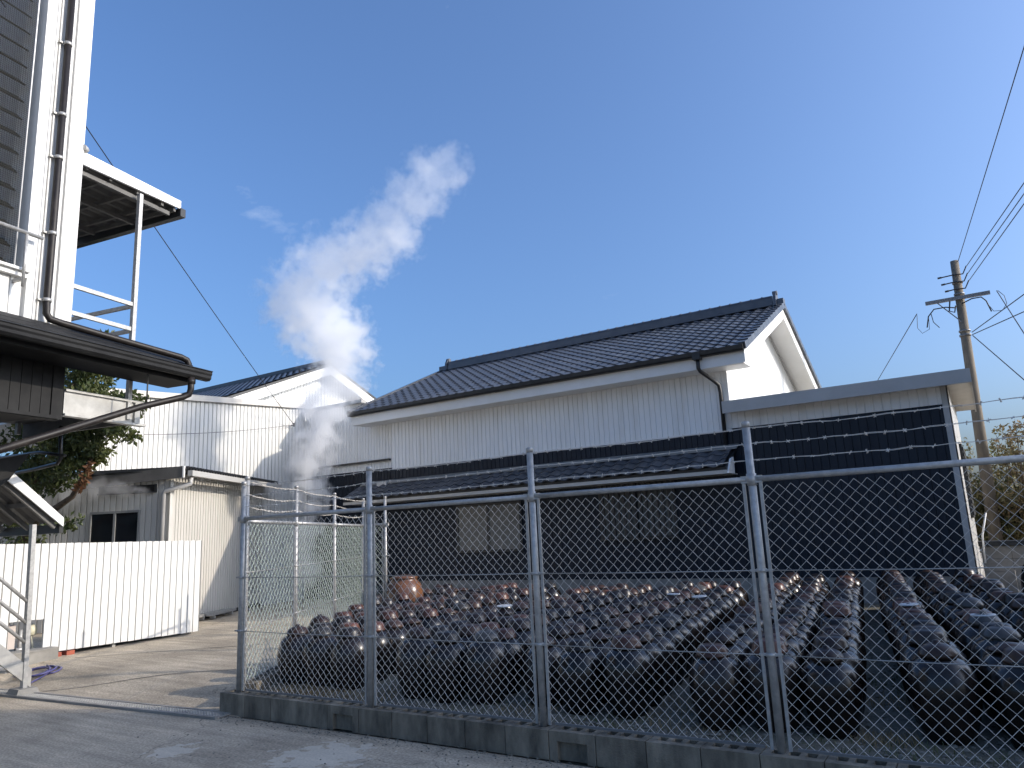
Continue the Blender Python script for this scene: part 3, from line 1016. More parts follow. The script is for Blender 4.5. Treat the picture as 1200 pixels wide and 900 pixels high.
# windows of the ground floor
def window(root, x0, x1, z0, z1, bars=0, panes=2, glass='frost', y=WY, fw=0.05, fmat='frame', label=None):
    f_ = MB()
    f_.box(x0 - fw, x1 + fw, y - 0.04, y - 0.006, z1, z1 + fw)
    f_.box(x0 - fw, x1 + fw, y - 0.05, y - 0.006, z0 - fw, z0)
    f_.box(x0 - fw, x0, y - 0.04, y - 0.006, z0, z1)
    f_.box(x1, x1 + fw, y - 0.04, y - 0.006, z0, z1)
    w_ = (x1 - x0) / panes
    for k in range(1, panes):
        f_.box(x0 + w_ * k - fw * 0.6, x0 + w_ * k + fw * 0.6, y - 0.038, y - 0.006, z0, z1)
    wo = f_.build('window', M[fmat], root, label=label)
    for k in range(panes):
        a, b = x0 + w_ * k + (fw * 0.6 if k else 0), x0 + w_ * (k + 1) - (fw * 0.6 if k < panes - 1 else 0)
        MB().box(a + 0.001, b - 0.001, y - 0.022, y - 0.016, z0 + 0.001, z1 - 0.001).build('pane', M[glass], wo)
    for k in range(bars):
        q = x0 + (x1 - x0) * (k + 0.5) / bars
        MB().box(q - 0.016, q + 0.016, y - 0.09, y - 0.055, z0 - 0.02, z1 + 0.02).build('bar', M['frame'], wo)
    if bars:
        b_ = MB()
        b_.box(x0 - fw, x1 + fw, y - 0.095, y - 0.052, z1 + 0.021, z1 + 0.05)
        b_.box(x0 - fw, x1 + fw, y - 0.095, y - 0.052, z0 - 0.05, z0 - 0.021)
        b_.build('bar_rail', M['frame'], wo)
    return wo
window(house, -9.74, -8.18, 1.14, 2.05, label='window with two pale frosted panes')
window(house, -6.30, -4.86, 1.28, 2.26, bars=13, label='window behind a row of upright bars')
# downpipe at the right end
dp = MB()
dp.tube([(-3.98, 12.45, 4.36), (-3.98, 12.45, 4.14), (-3.96, 12.47, 4.09), (-3.84, 12.82, 3.95), (-3.79, 12.92, 3.88), (-3.78, 12.94, 3.75), (-3.78, 12.94, 2.82)], 0.034, 10)
dp.box(-4.05, -3.91, 12.37, 12.5, 4.29, 4.40)
dp.build('downpipe', M['darkgrey'], house)
MB().box(-11.95, -11.66, 12.80, 12.95, 2.62, 2.76).build('meter_box', M['soffit'], house)

# ------------------------------------------------------------------ flat-roofed annex on the right
an = thing('annex', 'flat roofed black clad annex with a grey fascia at the right end of the storehouse', 'building', (-1.9, 14.7, 0))
ax0, ax1, ayb = -3.655, -0.33, 16.55
mb = MB()
ribs(mb, (ax0, WY), (ax1, WY), 0.52, 3.085, 0.128, groove=0.016, depth=0.013, back=0.1)
mb.build('black_wall', M['black'], an)
mb = MB()
ribs(mb, (ax0, WY), (ax1, WY), 3.09, 3.45, 0.128, back=0.1)
mb.build('white_wall', M['white'], an)
MB().box(ax0, ax1 - 0.005, WY + 0.012, WY + 0.14, -0.05, 0.52).build('foundation', M['concrete'], an)
mb = MB()
ribs(mb, (ax1 + 0.02, WY - 0.02), (ax1 + 0.02, ayb), 0.40, 3.42, 0.5, back=0.1)
mb.build('side_wall', M['greyfascia'], an)
MB().box(ax0 + 0.1, ax1 - 0.09, ayb - 0.1, ayb - 0.01, 0.1, 3.4).build('back_wall', M['white'], an)
MB().box(-3.70, 0.02, 12.66, 12.69, 3.325, 3.535).build('fascia', M['greyfascia'], an)
MB().box(-3.68, -0.004, 12.692, ayb + 0.1, 3.37, 3.385).build('soffit', M['soffit'], an)
mb = MB()
mb.box(-3.69, -0.005, 12.693, ayb + 0.12, 3.46, 3.52)
mb.build('roof_sheet', M['greyfascia'], an)
MB().box(-0.003, 0.022, 12.692, ayb + 0.14, 3.33, 3.53).build('verge_fascia', M['greyfascia'], an)
# dark shutter on the side wall
sh = MB()
sh.box(ax1 + 0.021, ax1 + 0.06, 14.1, 15.5, 1.35, 2.55)
shut = sh.build('shutter', M['darkgrey'], an)
for k in range(12):
    MB().box(ax1 + 0.06, ax1 + 0.075, 14.12, 15.48, 1.39 + 0.095 * k, 1.45 + 0.095 * k).build('slat', M['darkgrey'], shut)

# ------------------------------------------------------------------ white warehouse behind (link wall + tall wall)
wh = thing('warehouse', 'tall white ribbed warehouse wall behind the steam', 'building', (-15.5, 12, 0))
K2 = V((-14.664, 13.06, 0))
wd_ = V((cos(R(95)), sin(R(95)), 0))
WLN = 5.72
WL = K2 - wd_ * WLN
mb = MB()
ribs(mb, (WL.x, WL.y), (K2.x, K2.y), 0.0, lambda s_: 4.88 - 0.075 * (WLN - s_), 0.112, groove=0.026, depth=0.022, back=0.15)
mb.build('side_wall', M['white_sunlit'], wh)
cp = MB()
nw_ = V((wd_.y, -wd_.x, 0))
cp.beam(WL + nw_ * -0.03 + V((0, 0, 4.945 - 0.075 * WLN)), K2 + nw_ * -0.03 + V((0, 0, 4.945)), 0.22, 0.13)
cp.build('coping', M['soffit'], wh)
mb = MB()
ribs(mb, (K2.x + 0.02, 13.06), (HX0 - 0.01, 13.06), 3.10, lambda s_: 4.76 if s_ < 2.1 else 4.25, 0.092, groove=0.02, depth=0.014, back=0.1)
mb.build('link_wall', M['white'], wh)
MB().beam((K2.x + 0.1, 13.02, 4.80), (RX0 - 0.06, 13.02, 4.80), 0.16, 0.08).build('link_coping', M['greyfascia'], wh)
mb = MB()
ribs(mb, (K2.x + 0.02, 13.1), (HX0 - 0.01, 13.1), 0.0, 3.10, 0.092, groove=0.014, depth=0.012, back=0.1)
mb.build('black_wall', M['black'], wh)
MB().box(-14.1, -11.72, 12.98, 13.05, 3.27, 3.315).build('flashing_strip', M['darkgrey'], wh)
MB().box(-30, HX0 - 0.05, 14.5, 22, 4.70, 4.90).build('roof_sheet', M['greyfascia'], wh)
q = MB()
zl = 4.80 - 0.075 * WLN
q.hexa([(-24, WL.y, zl - 0.08), (WL.x - 0.16, WL.y, zl - 0.08), (K2.x - 0.16, 13.19, 4.72), (-24, 13.19, 4.72), (-24, WL.y, zl), (WL.x - 0.16, WL.y, zl), (K2.x - 0.16, 13.19, 4.80), (-24, 13.19, 4.80)])
q.build('roof_deck', M['greyfascia'], wh)
# insulator hook on the wall
ih = MB()
ih.tube([(-14.62, 12.552, 4.39), (-14.50, 12.54, 4.39)], 0.012, 6)
ih.tube([(-14.50, 12.54, 4.35), (-14.50, 12.54, 4.44)], 0.022, 8)
ih.build('cable_hook', M['darkgrey'], wh)

# gabled house farther back
g2 = thing('gabled_house', 'white gabled house with a dark tiled roof rising behind the warehouse', 'building', (-21, 16.2, 0))
GX, gry, grz, gsl = -17.0, 16.18, 7.02, 0.415
gya, gyb = 12.05, 20.3
def g2z(y):
    return grz - abs(y - gry) * gsl
mb = MB()
ribs(mb, (GX - 0.42, gya + 0.5), (GX - 0.42, gyb - 0.5), 0.0, lambda s_: g2z(gya + 0.5 + s_) - 0.12, 0.12, back=0.12)
# split at the ridge so the top follows both slopes
mb = MB()
ribs(mb, (GX - 0.42, gya + 0.5), (GX - 0.42, gry), 0.0, lambda s_: g2z(gya + 0.5 + s_) - 0.12, 0.12, back=0.12)
ribs(mb, (GX - 0.42, gry), (GX - 0.42, gyb - 0.5), 0.0, lambda s_: g2z(gry + s_) - 0.12, 0.12, back=0.12)
mb.build('gable_wall', M['white'], g2)
mb = MB()
mb.hexa(slab(-30, GX, gya, g2z(gya), gry, grz, 0.07))
mb.hexa(slab(-30, GX, gry, grz, gyb, g2z(gyb), 0.07))
g2r = mb.build('roof', M['darkgrey'], g2)
mb = MB()
nrow = 17
for r_ in range(nrow):
    y0 = gya + (gry - gya) * r_ / nrow
    y1 = y0 + (gry - gya) / nrow
    for c_ in range(48):
        x0 = -30 + 13.0 * c_ / 48
        vs = []
        for (y, l) in ((y0 - 0.01, 0.035), (y1, 0.012)):
            for u_, zz in ((0, 0.02), (0.3, 0.0), (0.65, 0.03), (1, 0.02)):
                vs.append((x0 + u_ * 13.0 / 48, y, g2z(y) + l + zz))
        mb.add(vs, [(0, 1, 5, 4), (1, 2, 6, 5), (2, 3, 7, 6)])
mb.build('roof_tiling', M['tile'], g2, kind='stuff')
MB().box(-30, GX - 0.1, gry - 0.12, gry + 0.12, grz + 0.0, grz + 0.13).build('ridge', M['tile'], g2)
for ya in (gya + 0.03, gyb - 0.03):
    q = MB()
    za = g2z(ya)
    lo, hi = -0.36, -0.072
    xa, xb = (GX - 0.06, GX - 0.02)
    if ya < gry:
        q.hexa([(xa, ya, za + lo), (xb, ya, za + lo), (xb, gry, grz + lo), (xa, gry, grz + lo), (xa, ya, za + hi), (xb, ya, za + hi), (xb, gry, grz + hi), (xa, gry, grz + hi)])
    else:
        q.hexa([(xb, ya, za + lo), (xa, ya, za + lo), (xa, gry + 0.002, grz + lo), (xb, gry + 0.002, grz + lo), (xb, ya, za + hi), (xa, ya, za + hi), (xa, gry + 0.002, grz + hi), (xb, gry + 0.002, grz + hi)])
    q.build('bargeboard', M['white2'], g2)
q = MB()
q.hexa(slab(GX - 0.415, GX - 0.065, gya + 0.1, g2z(gya + 0.1) - 0.08, gry, grz - 0.08, 0.02))
q.hexa(slab(GX - 0.415, GX - 0.065, gry, grz - 0.08, gyb - 0.1, g2z(gyb - 0.1) - 0.08, 0.02))
q.build('verge_soffit', M['white2'], g2)

# ------------------------------------------------------------------ grey-beige shed with vent
sd_t = thing('shed', 'grey beige ribbed shed with a dark window and a smoking vent beside the driveway', 'shed', (-13.5, 9.5, 0.1))
SC = V((-12.54, 8.02, 0))
sdir = V((cos(R(118.8)), sin(R(118.8)), 0))
SE = SC + sdir * 4.2
ldir = V((cos(R(207)), sin(R(207)), 0))
SLft = SC + ldir * 4.6
SH = 2.66
mb = MB()
ribs(mb, (SC.x, SC.y), (SE.x, SE.y), 0.16, 2.84, 0.105, groove=0.03, depth=0.028, back=0.1)
mb.build('right_wall', M['beige'], sd_t)
mb = MB()
ribs(mb, (SLft.x, SLft.y), (SC.x, SC.y), 0.1, lambda s_: 2.82 - 0.057 * (4.6 - s_), 0.115, groove=0.03, depth=0.022, back=0.1)
mb.build('front_wall', M['beige'], sd_t)
q = MB()
sn = V((sdir.y, -sdir.x, 0))
lnm = V((-ldir.y, ldir.x, 0))
if lnm.y > 0:
    lnm = -lnm
q.beam(SC + V((0, 0, 0.13)) - sn * 0.03, SE + V((0, 0, 0.13)) - sn * 0.03, 0.08, 0.08)
q.build('base_strip', M['darkgrey'], sd_t)
q = MB()
q.box(SC.x - 0.03, SC.x + 0.03, SC.y - 0.03, SC.y + 0.03, 0.1, 2.7)
q.build('corner_trim', M['beige'], sd_t)
# front fascia, with white end
fe = SC - ldir * 0.27 + lnm * 0.10
MB().beam(fe + V((0, 0, 2.83)), fe + ldir * 5.0 + V((0, 0, 2.83 - 0.057 * 5)), 0.03, 0.205).build('front_fascia', M['shedfascia'], sd_t)
MB().beam(fe + V((0, 0, 2.83)) - ldir * 0.002, fe + V((0, 0, 2.83)) - ldir * 0.03, 0.05, 0.21).build('fascia_end', M['white2'], sd_t)
# roof: corrugated sheet rising from the right eave to the tall wall
rf0 = SC + sn * 0.36 - sdir * 0.1
rt = MB()
nco = 38
Lr = 4.3
vs, fs = [], []
for k in range(nco * 4 + 1):
    s_ = Lr * k / (nco * 4)
    hgt = 0.028 * (1 if (k % 4) in (1, 2) else -1)
    p = rf0 + sdir * s_
    e = p - sn * 2.9
    vs += [(p.x, p.y, 2.905 + hgt), (e.x, e.y, 2.91 + hgt), (p.x, p.y, 2.885 + hgt), (e.x, e.y, 2.89 + hgt)]
for k in range(nco * 4):
    a = 4 * k
    fs += [(a, a + 4, a + 5, a + 1), (a + 2, a + 3, a + 7, a + 6), (a, a + 2, a + 6, a + 4)]
rt.add(vs, fs)
rt.build('corrugated_roof', M['darkgrey'], sd_t)
# gutter along the right eave
MB().beam(rf0 + sn * 0.04 + V((0, 0, 2.80)), rf0 + sn * 0.04 + sdir * Lr + V((0, 0, 2.80)), 0.09, 0.10).build('gutter', M['greyfascia'], sd_t)
# rain pipe from the gutter to the front wall
q = MB()
g0 = rf0 + sdir * 0.12
w0 = SC + ldir * 0.10 + lnm * 0.07
q.tube([(g0.x, g0.y, 2.75), (g0.x, g0.y, 2.62), (w0.x + 0.05, w0.y, 2.50), (w0.x, w0.y, 2.44), (w0.x, w0.y, 0.15)], 0.042, 10)
q.build('downpipe', M['greyfascia'], sd_t)
# window and vent on the front wall (frame follows the wall)
def on_front(s_, z, off=0.0):
    p = SC + ldir * s_ + lnm * off
    return V((p.x, p.y, z))
def fbox(s0, s1, z0, z1, o0, o1):
    a, b, c_, d_ = on_front(s1, z0, o1), on_front(s0, z0, o1), on_front(s0, z0, o0), on_front(s1, z0, o0)
    up = V((0, 0, z1 - z0))
    return [a, b, c_, d_, a + up, b + up, c_ + up, d_ + up]
wf = MB()
for (s0, s1, z0, z1) in ((0.56, 1.52, 2.15, 2.19), (0.56, 1.52, 1.05, 1.09), (0.56, 0.59, 1.09, 2.15), (1.49, 1.52, 1.09, 2.15), (1.02, 1.06, 1.09, 2.15)):
    wf.hexa(fbox(s0, s1, z0, z1, 0.004, 0.045))
wo = wf.build('window', M['greyframe'], sd_t)
for (s0, s1) in ((0.591, 1.019), (1.061, 1.489)):
    MB().hexa(fbox(s0, s1, 1.091, 2.149, 0.006, 0.02)).build('pane', M['glass'], wo)
vf = MB()
vf.hexa(fbox(0.27, 1.40, 2.49, 2.515, 0.004, 0.05))
vf.hexa(fbox(0.27, 0.295, 2.515, 2.64, 0.004, 0.05))
vo = vf.build('vent', M['darkgrey'], sd_t)
MB().hexa(fbox(0.296, 1.40, 2.516, 2.64, 0.005, 0.012)).build('vent_opening', M['dark'], vo)
# steel channels lying beside the shed
for k, (dx, ln) in enumerate(((0.0, 1.25), (0.13, 1.1))):
    c0 = SC + sdir * (0.95 + 0.2 * k) + sn * (0.10 + dx)
    o = MB()
    p0, p1 = c0 + V((0, 0, 0.175)), c0 + sdir * ln + V((0, 0, 0.175))
    o.beam(p0, p1, 0.10, 0.012)
    o.beam(p0 + sn * 0.046 + V((0, 0, 0.026)), p1 + sn * 0.046 + V((0, 0, 0.026)), 0.008, 0.04)
    o.beam(p0 - sn * 0.046 + V((0, 0, 0.026)), p1 - sn * 0.046 + V((0, 0, 0.026)), 0.008, 0.04)
    for t_ in (0.15, 0.85):
        qv = p0.lerp(p1, t_)
        o.beam(qv + V((0, 0, -0.035)) - sn * 0.05, qv + V((0, 0, -0.035)) + sn * 0.05, 0.04, 0.058)
    tag(o.build('steel_channel', M['galv']), ('grey steel channel on the ground, nearer the shed wall', 'grey steel channel on the ground, farther from the shed wall')[k], 'steel channel', 'steel channels by the shed')

# ------------------------------------------------------------------ white panel fence
pf = thing('panel_fence', 'white ribbed metal panel fence along the left of the driveway', 'fence', (-11.1, 5.5, 0.1))
FP = V((-11.14, 7.72, 0))
fdir = V((cos(R(93.8)), sin(R(93.8)), 0))
fnm = V((fdir.y, -fdir.x, 0))
def panel_mesh(w_, z0, z1):
    mb = MB()
    pr = [(0, 0), (w_ * 0.86, 0), (w_ * 0.865, -0.026), (w_ * 0.95, -0.026), (w_ * 0.99, 0)]
    # local x along travel, y = outwards negative
    vs = []
    for (q, o_) in pr:
        vs += [(q, -o_, z0), (q, -o_, z1)]
    fs = [(2 * i, 2 * i + 2, 2 * i + 3, 2 * i + 1) for i in range(4)]
    mb.add(vs, fs)
    mb.add([(0, 0.03, z0), (w_ * 0.99, 0.03, z0), (w_ * 0.99, 0.03, z1), (0, 0.03, z1)], [(0, 3, 2, 1)])
    mb.add([(0, 0, z1), (w_ * 0.99, 0, z1), (w_ * 0.99, 0.03, z1), (0, 0.03, z1)], [(0, 1, 2, 3)])
    mb.add([(0, 0, z0), (0, 0.03, z0), (0, 0.03, z1), (0, 0, z1)], [(0, 3, 2, 1)])
    mb.add([(w_ * 0.99, 0, z0), (w_ * 0.99, 0.03, z0), (w_ * 0.99, 0.03, z1), (w_ * 0.99, 0, z1)], [(0, 1, 2, 3)])
    return mb.mesh('panel', M['white_sunlit'])
PW = 0.112
pm_full, pm_short = panel_mesh(PW, 0.155, 1.60), panel_mesh(PW, 0.60, 1.60)
ang = R(93.8)
s_ = 0.0
while s_ < 5.4:
    c_ = FP - fdir * (s_ + PW)
    short = 2.44 < s_ + PW / 2 < 2.92
    place('panel', pm_short if short else pm_full, pf, (c_.x, c_.y, -0.018 + 0.014 * s_ + rnd.uniform(-0.002, 0.002)), (0, 0, ang + rnd.uniform(-0.006, 0.006)))
    s_ += PW
q = MB()
for z in (0.32, 0.95, 1.50):
    for a, b in (((0, 2.42), (2.93, 5.4)) if z < 0.6 else ((0, 5.4),)):
        q.beam(FP - fdir * a - fnm * 0.055 + V((0, 0, z)), FP - fdir * b - fnm * 0.055 + V((0, 0, z)), 0.04, 0.05)
q.build('rail', M['galv'], pf)
q = MB()
for a in (0.1, 1.4, 2.38, 3.0, 4.2, 5.3):
    p = FP - fdir * a - fnm * 0.1
    q.beam(p + V((0, 0, 0.02)), p + V((0, 0, 1.56)), 0.045, 0.045)
q.build('fence_posts', M['galv'], pf)
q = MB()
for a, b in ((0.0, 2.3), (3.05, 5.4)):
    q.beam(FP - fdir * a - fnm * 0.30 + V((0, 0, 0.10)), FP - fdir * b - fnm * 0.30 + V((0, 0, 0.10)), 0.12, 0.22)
q.build('gap_shade_strip', M['darkgrey'], pf)  # dark strip added behind the bottom gap to stand in for its shade

# things in and under the cut-out
def fpos(a, off, z):
    p = FP - fdir * a + fnm * off
    return V((p.x, p.y, z))
pump = thing('water_pump', 'small cream and grey pump standing in the cut out of the white panel fence', 'pump', fpos(2.6, -0.25, 0.12))
o = MB()
c_ = fpos(2.52, -0.2, 0)
o.lathe([(0.03, 0.40), (0.065, 0.42), (0.075, 0.48), (0.06, 0.54), (0.02, 0.56)], 12, (c_.x, c_.y, 0))
o.build('pump_head', M['cream'], pump)
o = MB()
for dx in (-0.03, 0.03):
    o.tube([c_ + V((dx * 1.6, dx, 0.13)), c_ + V((dx * 0.4, 0, 0.42))], 0.011, 6)
o.build('leg', M['cream'], pump)
o = MB()
p = fpos(2.82, -0.2, 0.27)
o.beam(p, p + V((0, 0, 0.30)), 0.13, 0.15)
o.build('control_box', M['pinkgrey'], pump)
o = MB()
o.tube([fpos(2.68, -0.15, 0.16), fpos(2.68, -0.15, 0.50)], 0.026, 8)
o.tube([fpos(2.75, -0.12, 0.25), fpos(2.62, -0.12, 0.25)], 0.03, 8)
o.build('water_pipe', M['galv'], pump)
o = MB()
o.beam(fpos(2.36, 0.06, 0.15), fpos(3.05, 0.06, 0.15), 0.26, 0.16)
o.beam(fpos(2.36, 0.06, 0.236), fpos(3.05, 0.06, 0.236), 0.28, 0.022)
tag(o.build('concrete_basin', M['concrete']), 'grey concrete basin on the ground below the cut out in the panel fence', 'basin')
for k, a in enumerate((2.26, 2.08)):
    o = MB()
    p = fpos(a, -0.05, 0.0)
    o.beam(p - fdir * 0.055 + V((0, 0, 0.122)), p + fdir * 0.055 + V((0, 0, 0.122)), 0.11, 0.06)
    tag(o.build('brick', M['brick']), ('red brick under the panel fence next to the concrete basin', 'red brick under the panel fence, farther from the basin')[k], 'brick', 'bricks under the panel fence')
# hose coil
o = MB()
pts = []
for k in range(90):
    t = k / 89
    a = t * 2 * pi * 4.3
    rr = 0.15 + 0.07 * sin(t * 23) + 0.03 * rnd.random()
    x, y = -10.05 + rr * 1.25 * cos(a), 4.80 + rr * sin(a)
    pts.append((x, y, gz(x, y) + 0.014 + 0.010 * (k // 21)))
for k in range(14):
    t = k / 13
    x, y = pts[89][0] + 0.6 * t, pts[89][1] - 0.42 * t + 0.08 * sin(t * 5)
    pts.append((x, y, gz(x, y) + 0.016 + 0.05 * (1 - t) ** 3))
o.tube(pts, 0.011, 6)
tag(o.build('garden_hose', M['hose']), 'violet blue hose coiled on the driveway beside the stair foot', 'hose')

# ------------------------------------------------------------------ tall building at the left
LB = V((-7.834, 3.761, 0))
ua = R(100.7)
U = V((cos(ua), sin(ua), 0))
N = V((U.y, -U.x, 0))
def L(s_, off, z):
    return LB + U * s_ + N * off + V((0, 0, z))
def lbox(mb, s0, s1, o0, o1, z0, z1):
    return mb.hexa([L(s0, o1, z0), L(s1, o1, z0), L(s1, o0, z0), L(s0, o0, z0), L(s0, o1, z1), L(s1, o1, z1), L(s1, o0, z1), L(s0, o0, z1)])
def lribs(mb, s0, s1, z0, z1, pitch, off=0.0, **k):
    a, b = L(s0, off, 0), L(s1, off, 0)
    return ribs(mb, (a.x, a.y), (b.x, b.y), z0, z1, pitch, **k)

tb = thing('tall_building', 'tall white clad building with a black lower band at the left edge', 'building', L(-3, -3, 0))
mb = MB()
lribs(mb, -0.50, -0.0, 3.70, 9.5, 0.6, back=0.12)
lribs(mb, -6.0, -0.50, 3.70, 4.15, 0.125, back=0.12)
mb.build('white_wall', M['white_sunlit'], tb)
mb = MB()
for s0, s1, t_ in ((-0.165, 0.012, 0.028), (-0.225, -0.208, 0.02), (-0.355, -0.34, 0.02), (-0.50, -0.405, 0.045), (-0.42, -0.405, 0.055)):
    lbox(mb, s0, s1, 0.002, t_, 3.70, 9.5)
mb.build('corner_trim', M['white_sunlit'], tb)
mb = MB()
lbox(mb, -0.004, 0.012, -6.0, -0.002, 3.5, 9.5)
mb.build('end_wall', M['white_sunlit'], tb)
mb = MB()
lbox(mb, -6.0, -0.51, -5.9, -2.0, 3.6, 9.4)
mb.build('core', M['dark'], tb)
# window opening with louvres and a hanging net
wn = MB()
lbox(wn, -6.0, -0.50, -0.02, 0.06, 4.15, 4.20)
lbox(wn, -6.0, -0.50, 0.0, 0.10, 4.20, 4.225)
lbox(wn, -0.53, -0.50, -0.30, 0.045, 4.22, 9.5)
lo_ = wn.build('window', M['white2'], tb)
for k in range(26):
    q = MB()
    z = 4.3 + 0.2 * k
    q.hexa([L(-3.5, -0.16, z), L(-0.56, -0.16, z), L(-0.56, -0.28, z + 0.10), L(-3.5, -0.28, z + 0.10),
            L(-3.5, -0.15, z + 0.012), L(-0.56, -0.15, z + 0.012), L(-0.56, -0.27, z + 0.112), L(-3.5, -0.27, z + 0.112)])
    q.build('louvre', M['louvre'], lo_)
q = MB()
s1 = -0.60
for k in range(46):
    s_ = s1 - 0.021 * k
    q.tube([L(s_ + 0.006 * sin(k), -0.015, 4.23), L(s_, -0.01, 9.3)], 0.0022, 3, False, False)
for k in range(230):
    z = 4.24 + 0.022 * k
    q.tube([L(s1 - 1.0, -0.012, z), L(s1, -0.012, z)], 0.0020, 3, False, False)
q.build('net', M['net'], tb, kind='stuff')
MB().tube([L(s1, -0.008, 4.22), L(s1 + 0.01, -0.004, 9.3)], 0.008, 6).build('net_edge', M['white2'], tb)
# balcony rail in front of the window
q = MB()
q.tube([L(-3.0, 0.14, 4.575), L(-0.44, 0.14, 4.575)], 0.020, 10)
hr = q.build('window_rail', M['galv'], tb)
q = MB()
q.tube([L(-0.60, 0.14, 4.56), L(-0.60, 0.14, 4.02)], 0.016, 8)
q.beam(L(-0.60, 0.0, 4.10), L(-0.60, 0.14, 4.10), 0.03, 0.03)
q.build('rail_bracket', M['galv'], tb)
# black lower band of boards
bdm = {}
s_ = -0.0
k = 0
while s_ > -3.0:
    wd2 = 0.105 if k else 0.125
    q = MB()
    lbox(q, s_ - wd2 + 0.006, s_, -0.03, 0.0 if k else 0.012, 2.835, 3.42)
    q.build('board', M['charcoal'], tb)
    s_ -= wd2
    k += 1
q = MB()
lbox(q, -3.0, 0.004, -0.14, -0.031, 2.80, 3.70)
lbox(q, -3.0, 0.0, 0.001, 0.02, 2.80, 2.834)
q.build('band_backing', M['charcoal'], tb)
q = MB()
lbox(q, -6.0, 0.0, -6.0, -0.15, 2.86, 3.0)
q.build('underside', M['charcoal'], tb)
# pent roof with gutter, running past the corner
q = MB()
q.hexa([L(-5, 0.50, 3.46), L(1.33, 0.50, 3.46), L(1.33, 0.03, 3.70), L(-5, 0.03, 3.70), L(-5, 0.50, 3.49), L(1.33, 0.50, 3.49), L(1.33, 0.03, 3.735), L(-5, 0.03, 3.735)])
pr_ = q.build('pent_roof', M['charcoal'], tb)
for off, z in ((0.40, 3.56), (0.24, 3.645)):
    q = MB()
    q.hexa([L(-5, off, z - 0.01), L(1.31, off, z - 0.01), L(1.31, off - 0.2, z + 0.09), L(-5, off - 0.2, z + 0.09), L(-5, off, z + 0.012), L(1.31, off, z + 0.012), L(1.31, off - 0.2, z + 0.112), L(-5, off - 0.2, z + 0.112)])
    q.build('roof_sheet', M['charcoal'], pr_)
q = MB()
lbox(q, -5, 1.30, 0.03, 0.46, 3.34, 3.45)
q.build('pent_soffit', M['charcoal'], tb)
q = MB()
a, b = -5.0, 1.40
pr = [(0.50, 3.485), (0.50, 3.40), (0.52, 3.375), (0.575, 3.375), (0.60, 3.40), (0.60, 3.43), (0.612, 3.45), (0.612, 3.485)]
q.prism([L(a, o_, z) for (o_, z) in pr], U * (b - a))
q.build('gutter', M['charcoal'], tb)
MB().tube([L(a, 0.615, 3.485), L(b, 0.615, 3.485)], 0.008, 6).build('gutter_lip', M['darkgrey'], tb)
# downpipe on the wall, then along the roof to the gutter
q = MB()
q.tube([L(-0.29, 0.065, 9.4), L(-0.29, 0.065, 3.95), L(-0.288, 0.068, 3.84), L(-0.26, 0.09, 3.785), L(-0.16, 0.12, 3.765), L(0.3, 0.24, 3.71), L(1.10, 0.43, 3.625), L(1.17, 0.45, 3.60), L(1.19, 0.455, 3.56), L(1.19, 0.455, 3.48)], 0.036, 12)
q.build('downpipe', M['blackpipe'], tb)
for z in (3.98, 4.70, 5.55, 6.05, 6.9, 7.8):
    q = MB()
    q.tube([L(-0.29, 0.065, z - 0.018), L(-0.29, 0.065, z + 0.018)], 0.042, 12)
    q.beam(L(-0.37, 0.03, z), L(-0.25, 0.03, z), 0.03, 0.02)
    q.build('pipe_bracket', M['galv'], tb)
q = MB()
q.tube([L(1.14, 0.555, 3.38), L(1.14, 0.555, 3.24), L(1.13, 0.54, 3.18), L(1.07, 0.50, 3.14), L(0.60, 0.42, 2.975), L(-0.2, 0.36, 2.64), L(-2.0, 0.25, 1.90)], 0.036, 12)
q.tube([L(1.14, 0.555, 3.36), L(1.14, 0.555, 3.30)], 0.043, 12)
q.build('branch_pipe', M['blackpipe'], tb)
MB().tube([L(0.66, 0.425, 3.36), L(0.66, 0.425, 2.99)], 0.008, 6).build('hanger_rod', M['darkgrey'], tb)
q = MB()
q.tube([(-9.15, 4.4, 2.95), (-9.09, 4.4, 2.56), (-9.16, 4.4, 2.51), (-9.71, 4.4, 2.486), (-10.9, 4.4, 2.47)], 0.022, 8)
q.tube([(-9.0, 4.4, 2.585), (-9.64, 4.4, 2.687), (-10.9, 4.4, 2.72)], 0.018, 8)
q.build('service_pipe', M['darkgrey'], tb)

# landing with rail and canopy behind the corner
ld = thing('stair_landing', 'steel stair landing with rails and a sloping canopy beyond the white building corner', 'stair landing', L(0.5, -0.8, 2.9))
q = MB()
lbox(q, 0.02, 0.95, -0.02, 0.0, 2.87, 3.10)
lbox(q, 0.02, 0.97, -0.06, 0.025, 3.10, 3.125)
lbox(q, 0.02, 1.02, -0.06, 0.03, 2.845, 2.87)
lbox(q, 0.86, 0.93, 0.001, 0.03, 2.871, 3.099)
q.build('edge_beam', M['steelbeam'], ld)
q = MB()
q.beam(L(0.93, -0.06, 2.98), L(0.93, -1.9, 2.98), 0.03, 0.2)
q.build('end_beam', M['undersheet'], ld)
q = MB()
lbox(q, 0.02, 0.90, -1.9, -0.07, 3.04, 3.07)
q.build('floor_plate', M['darkgrey'], ld)
for (so, oo) in ((0.79, 0.0), (0.79, -1.8)):
    MB().beam(L(so, oo, 2.9), L(so, oo, 5.62), 0.048, 0.048, up=U).build('post', M['galv'], ld)
for z in (4.24, 3.945):
    MB().beam(L(0.0, 0.0, z), L(0.76, 0.0, z), 0.03, 0.045).build('handrail', M['galv'], ld)
    MB().beam(L(0.79, -0.03, z - 0.01), L(0.79, -1.77, z - 0.01), 0.03, 0.045).build('handrail', M['galv'], ld)
q = MB()
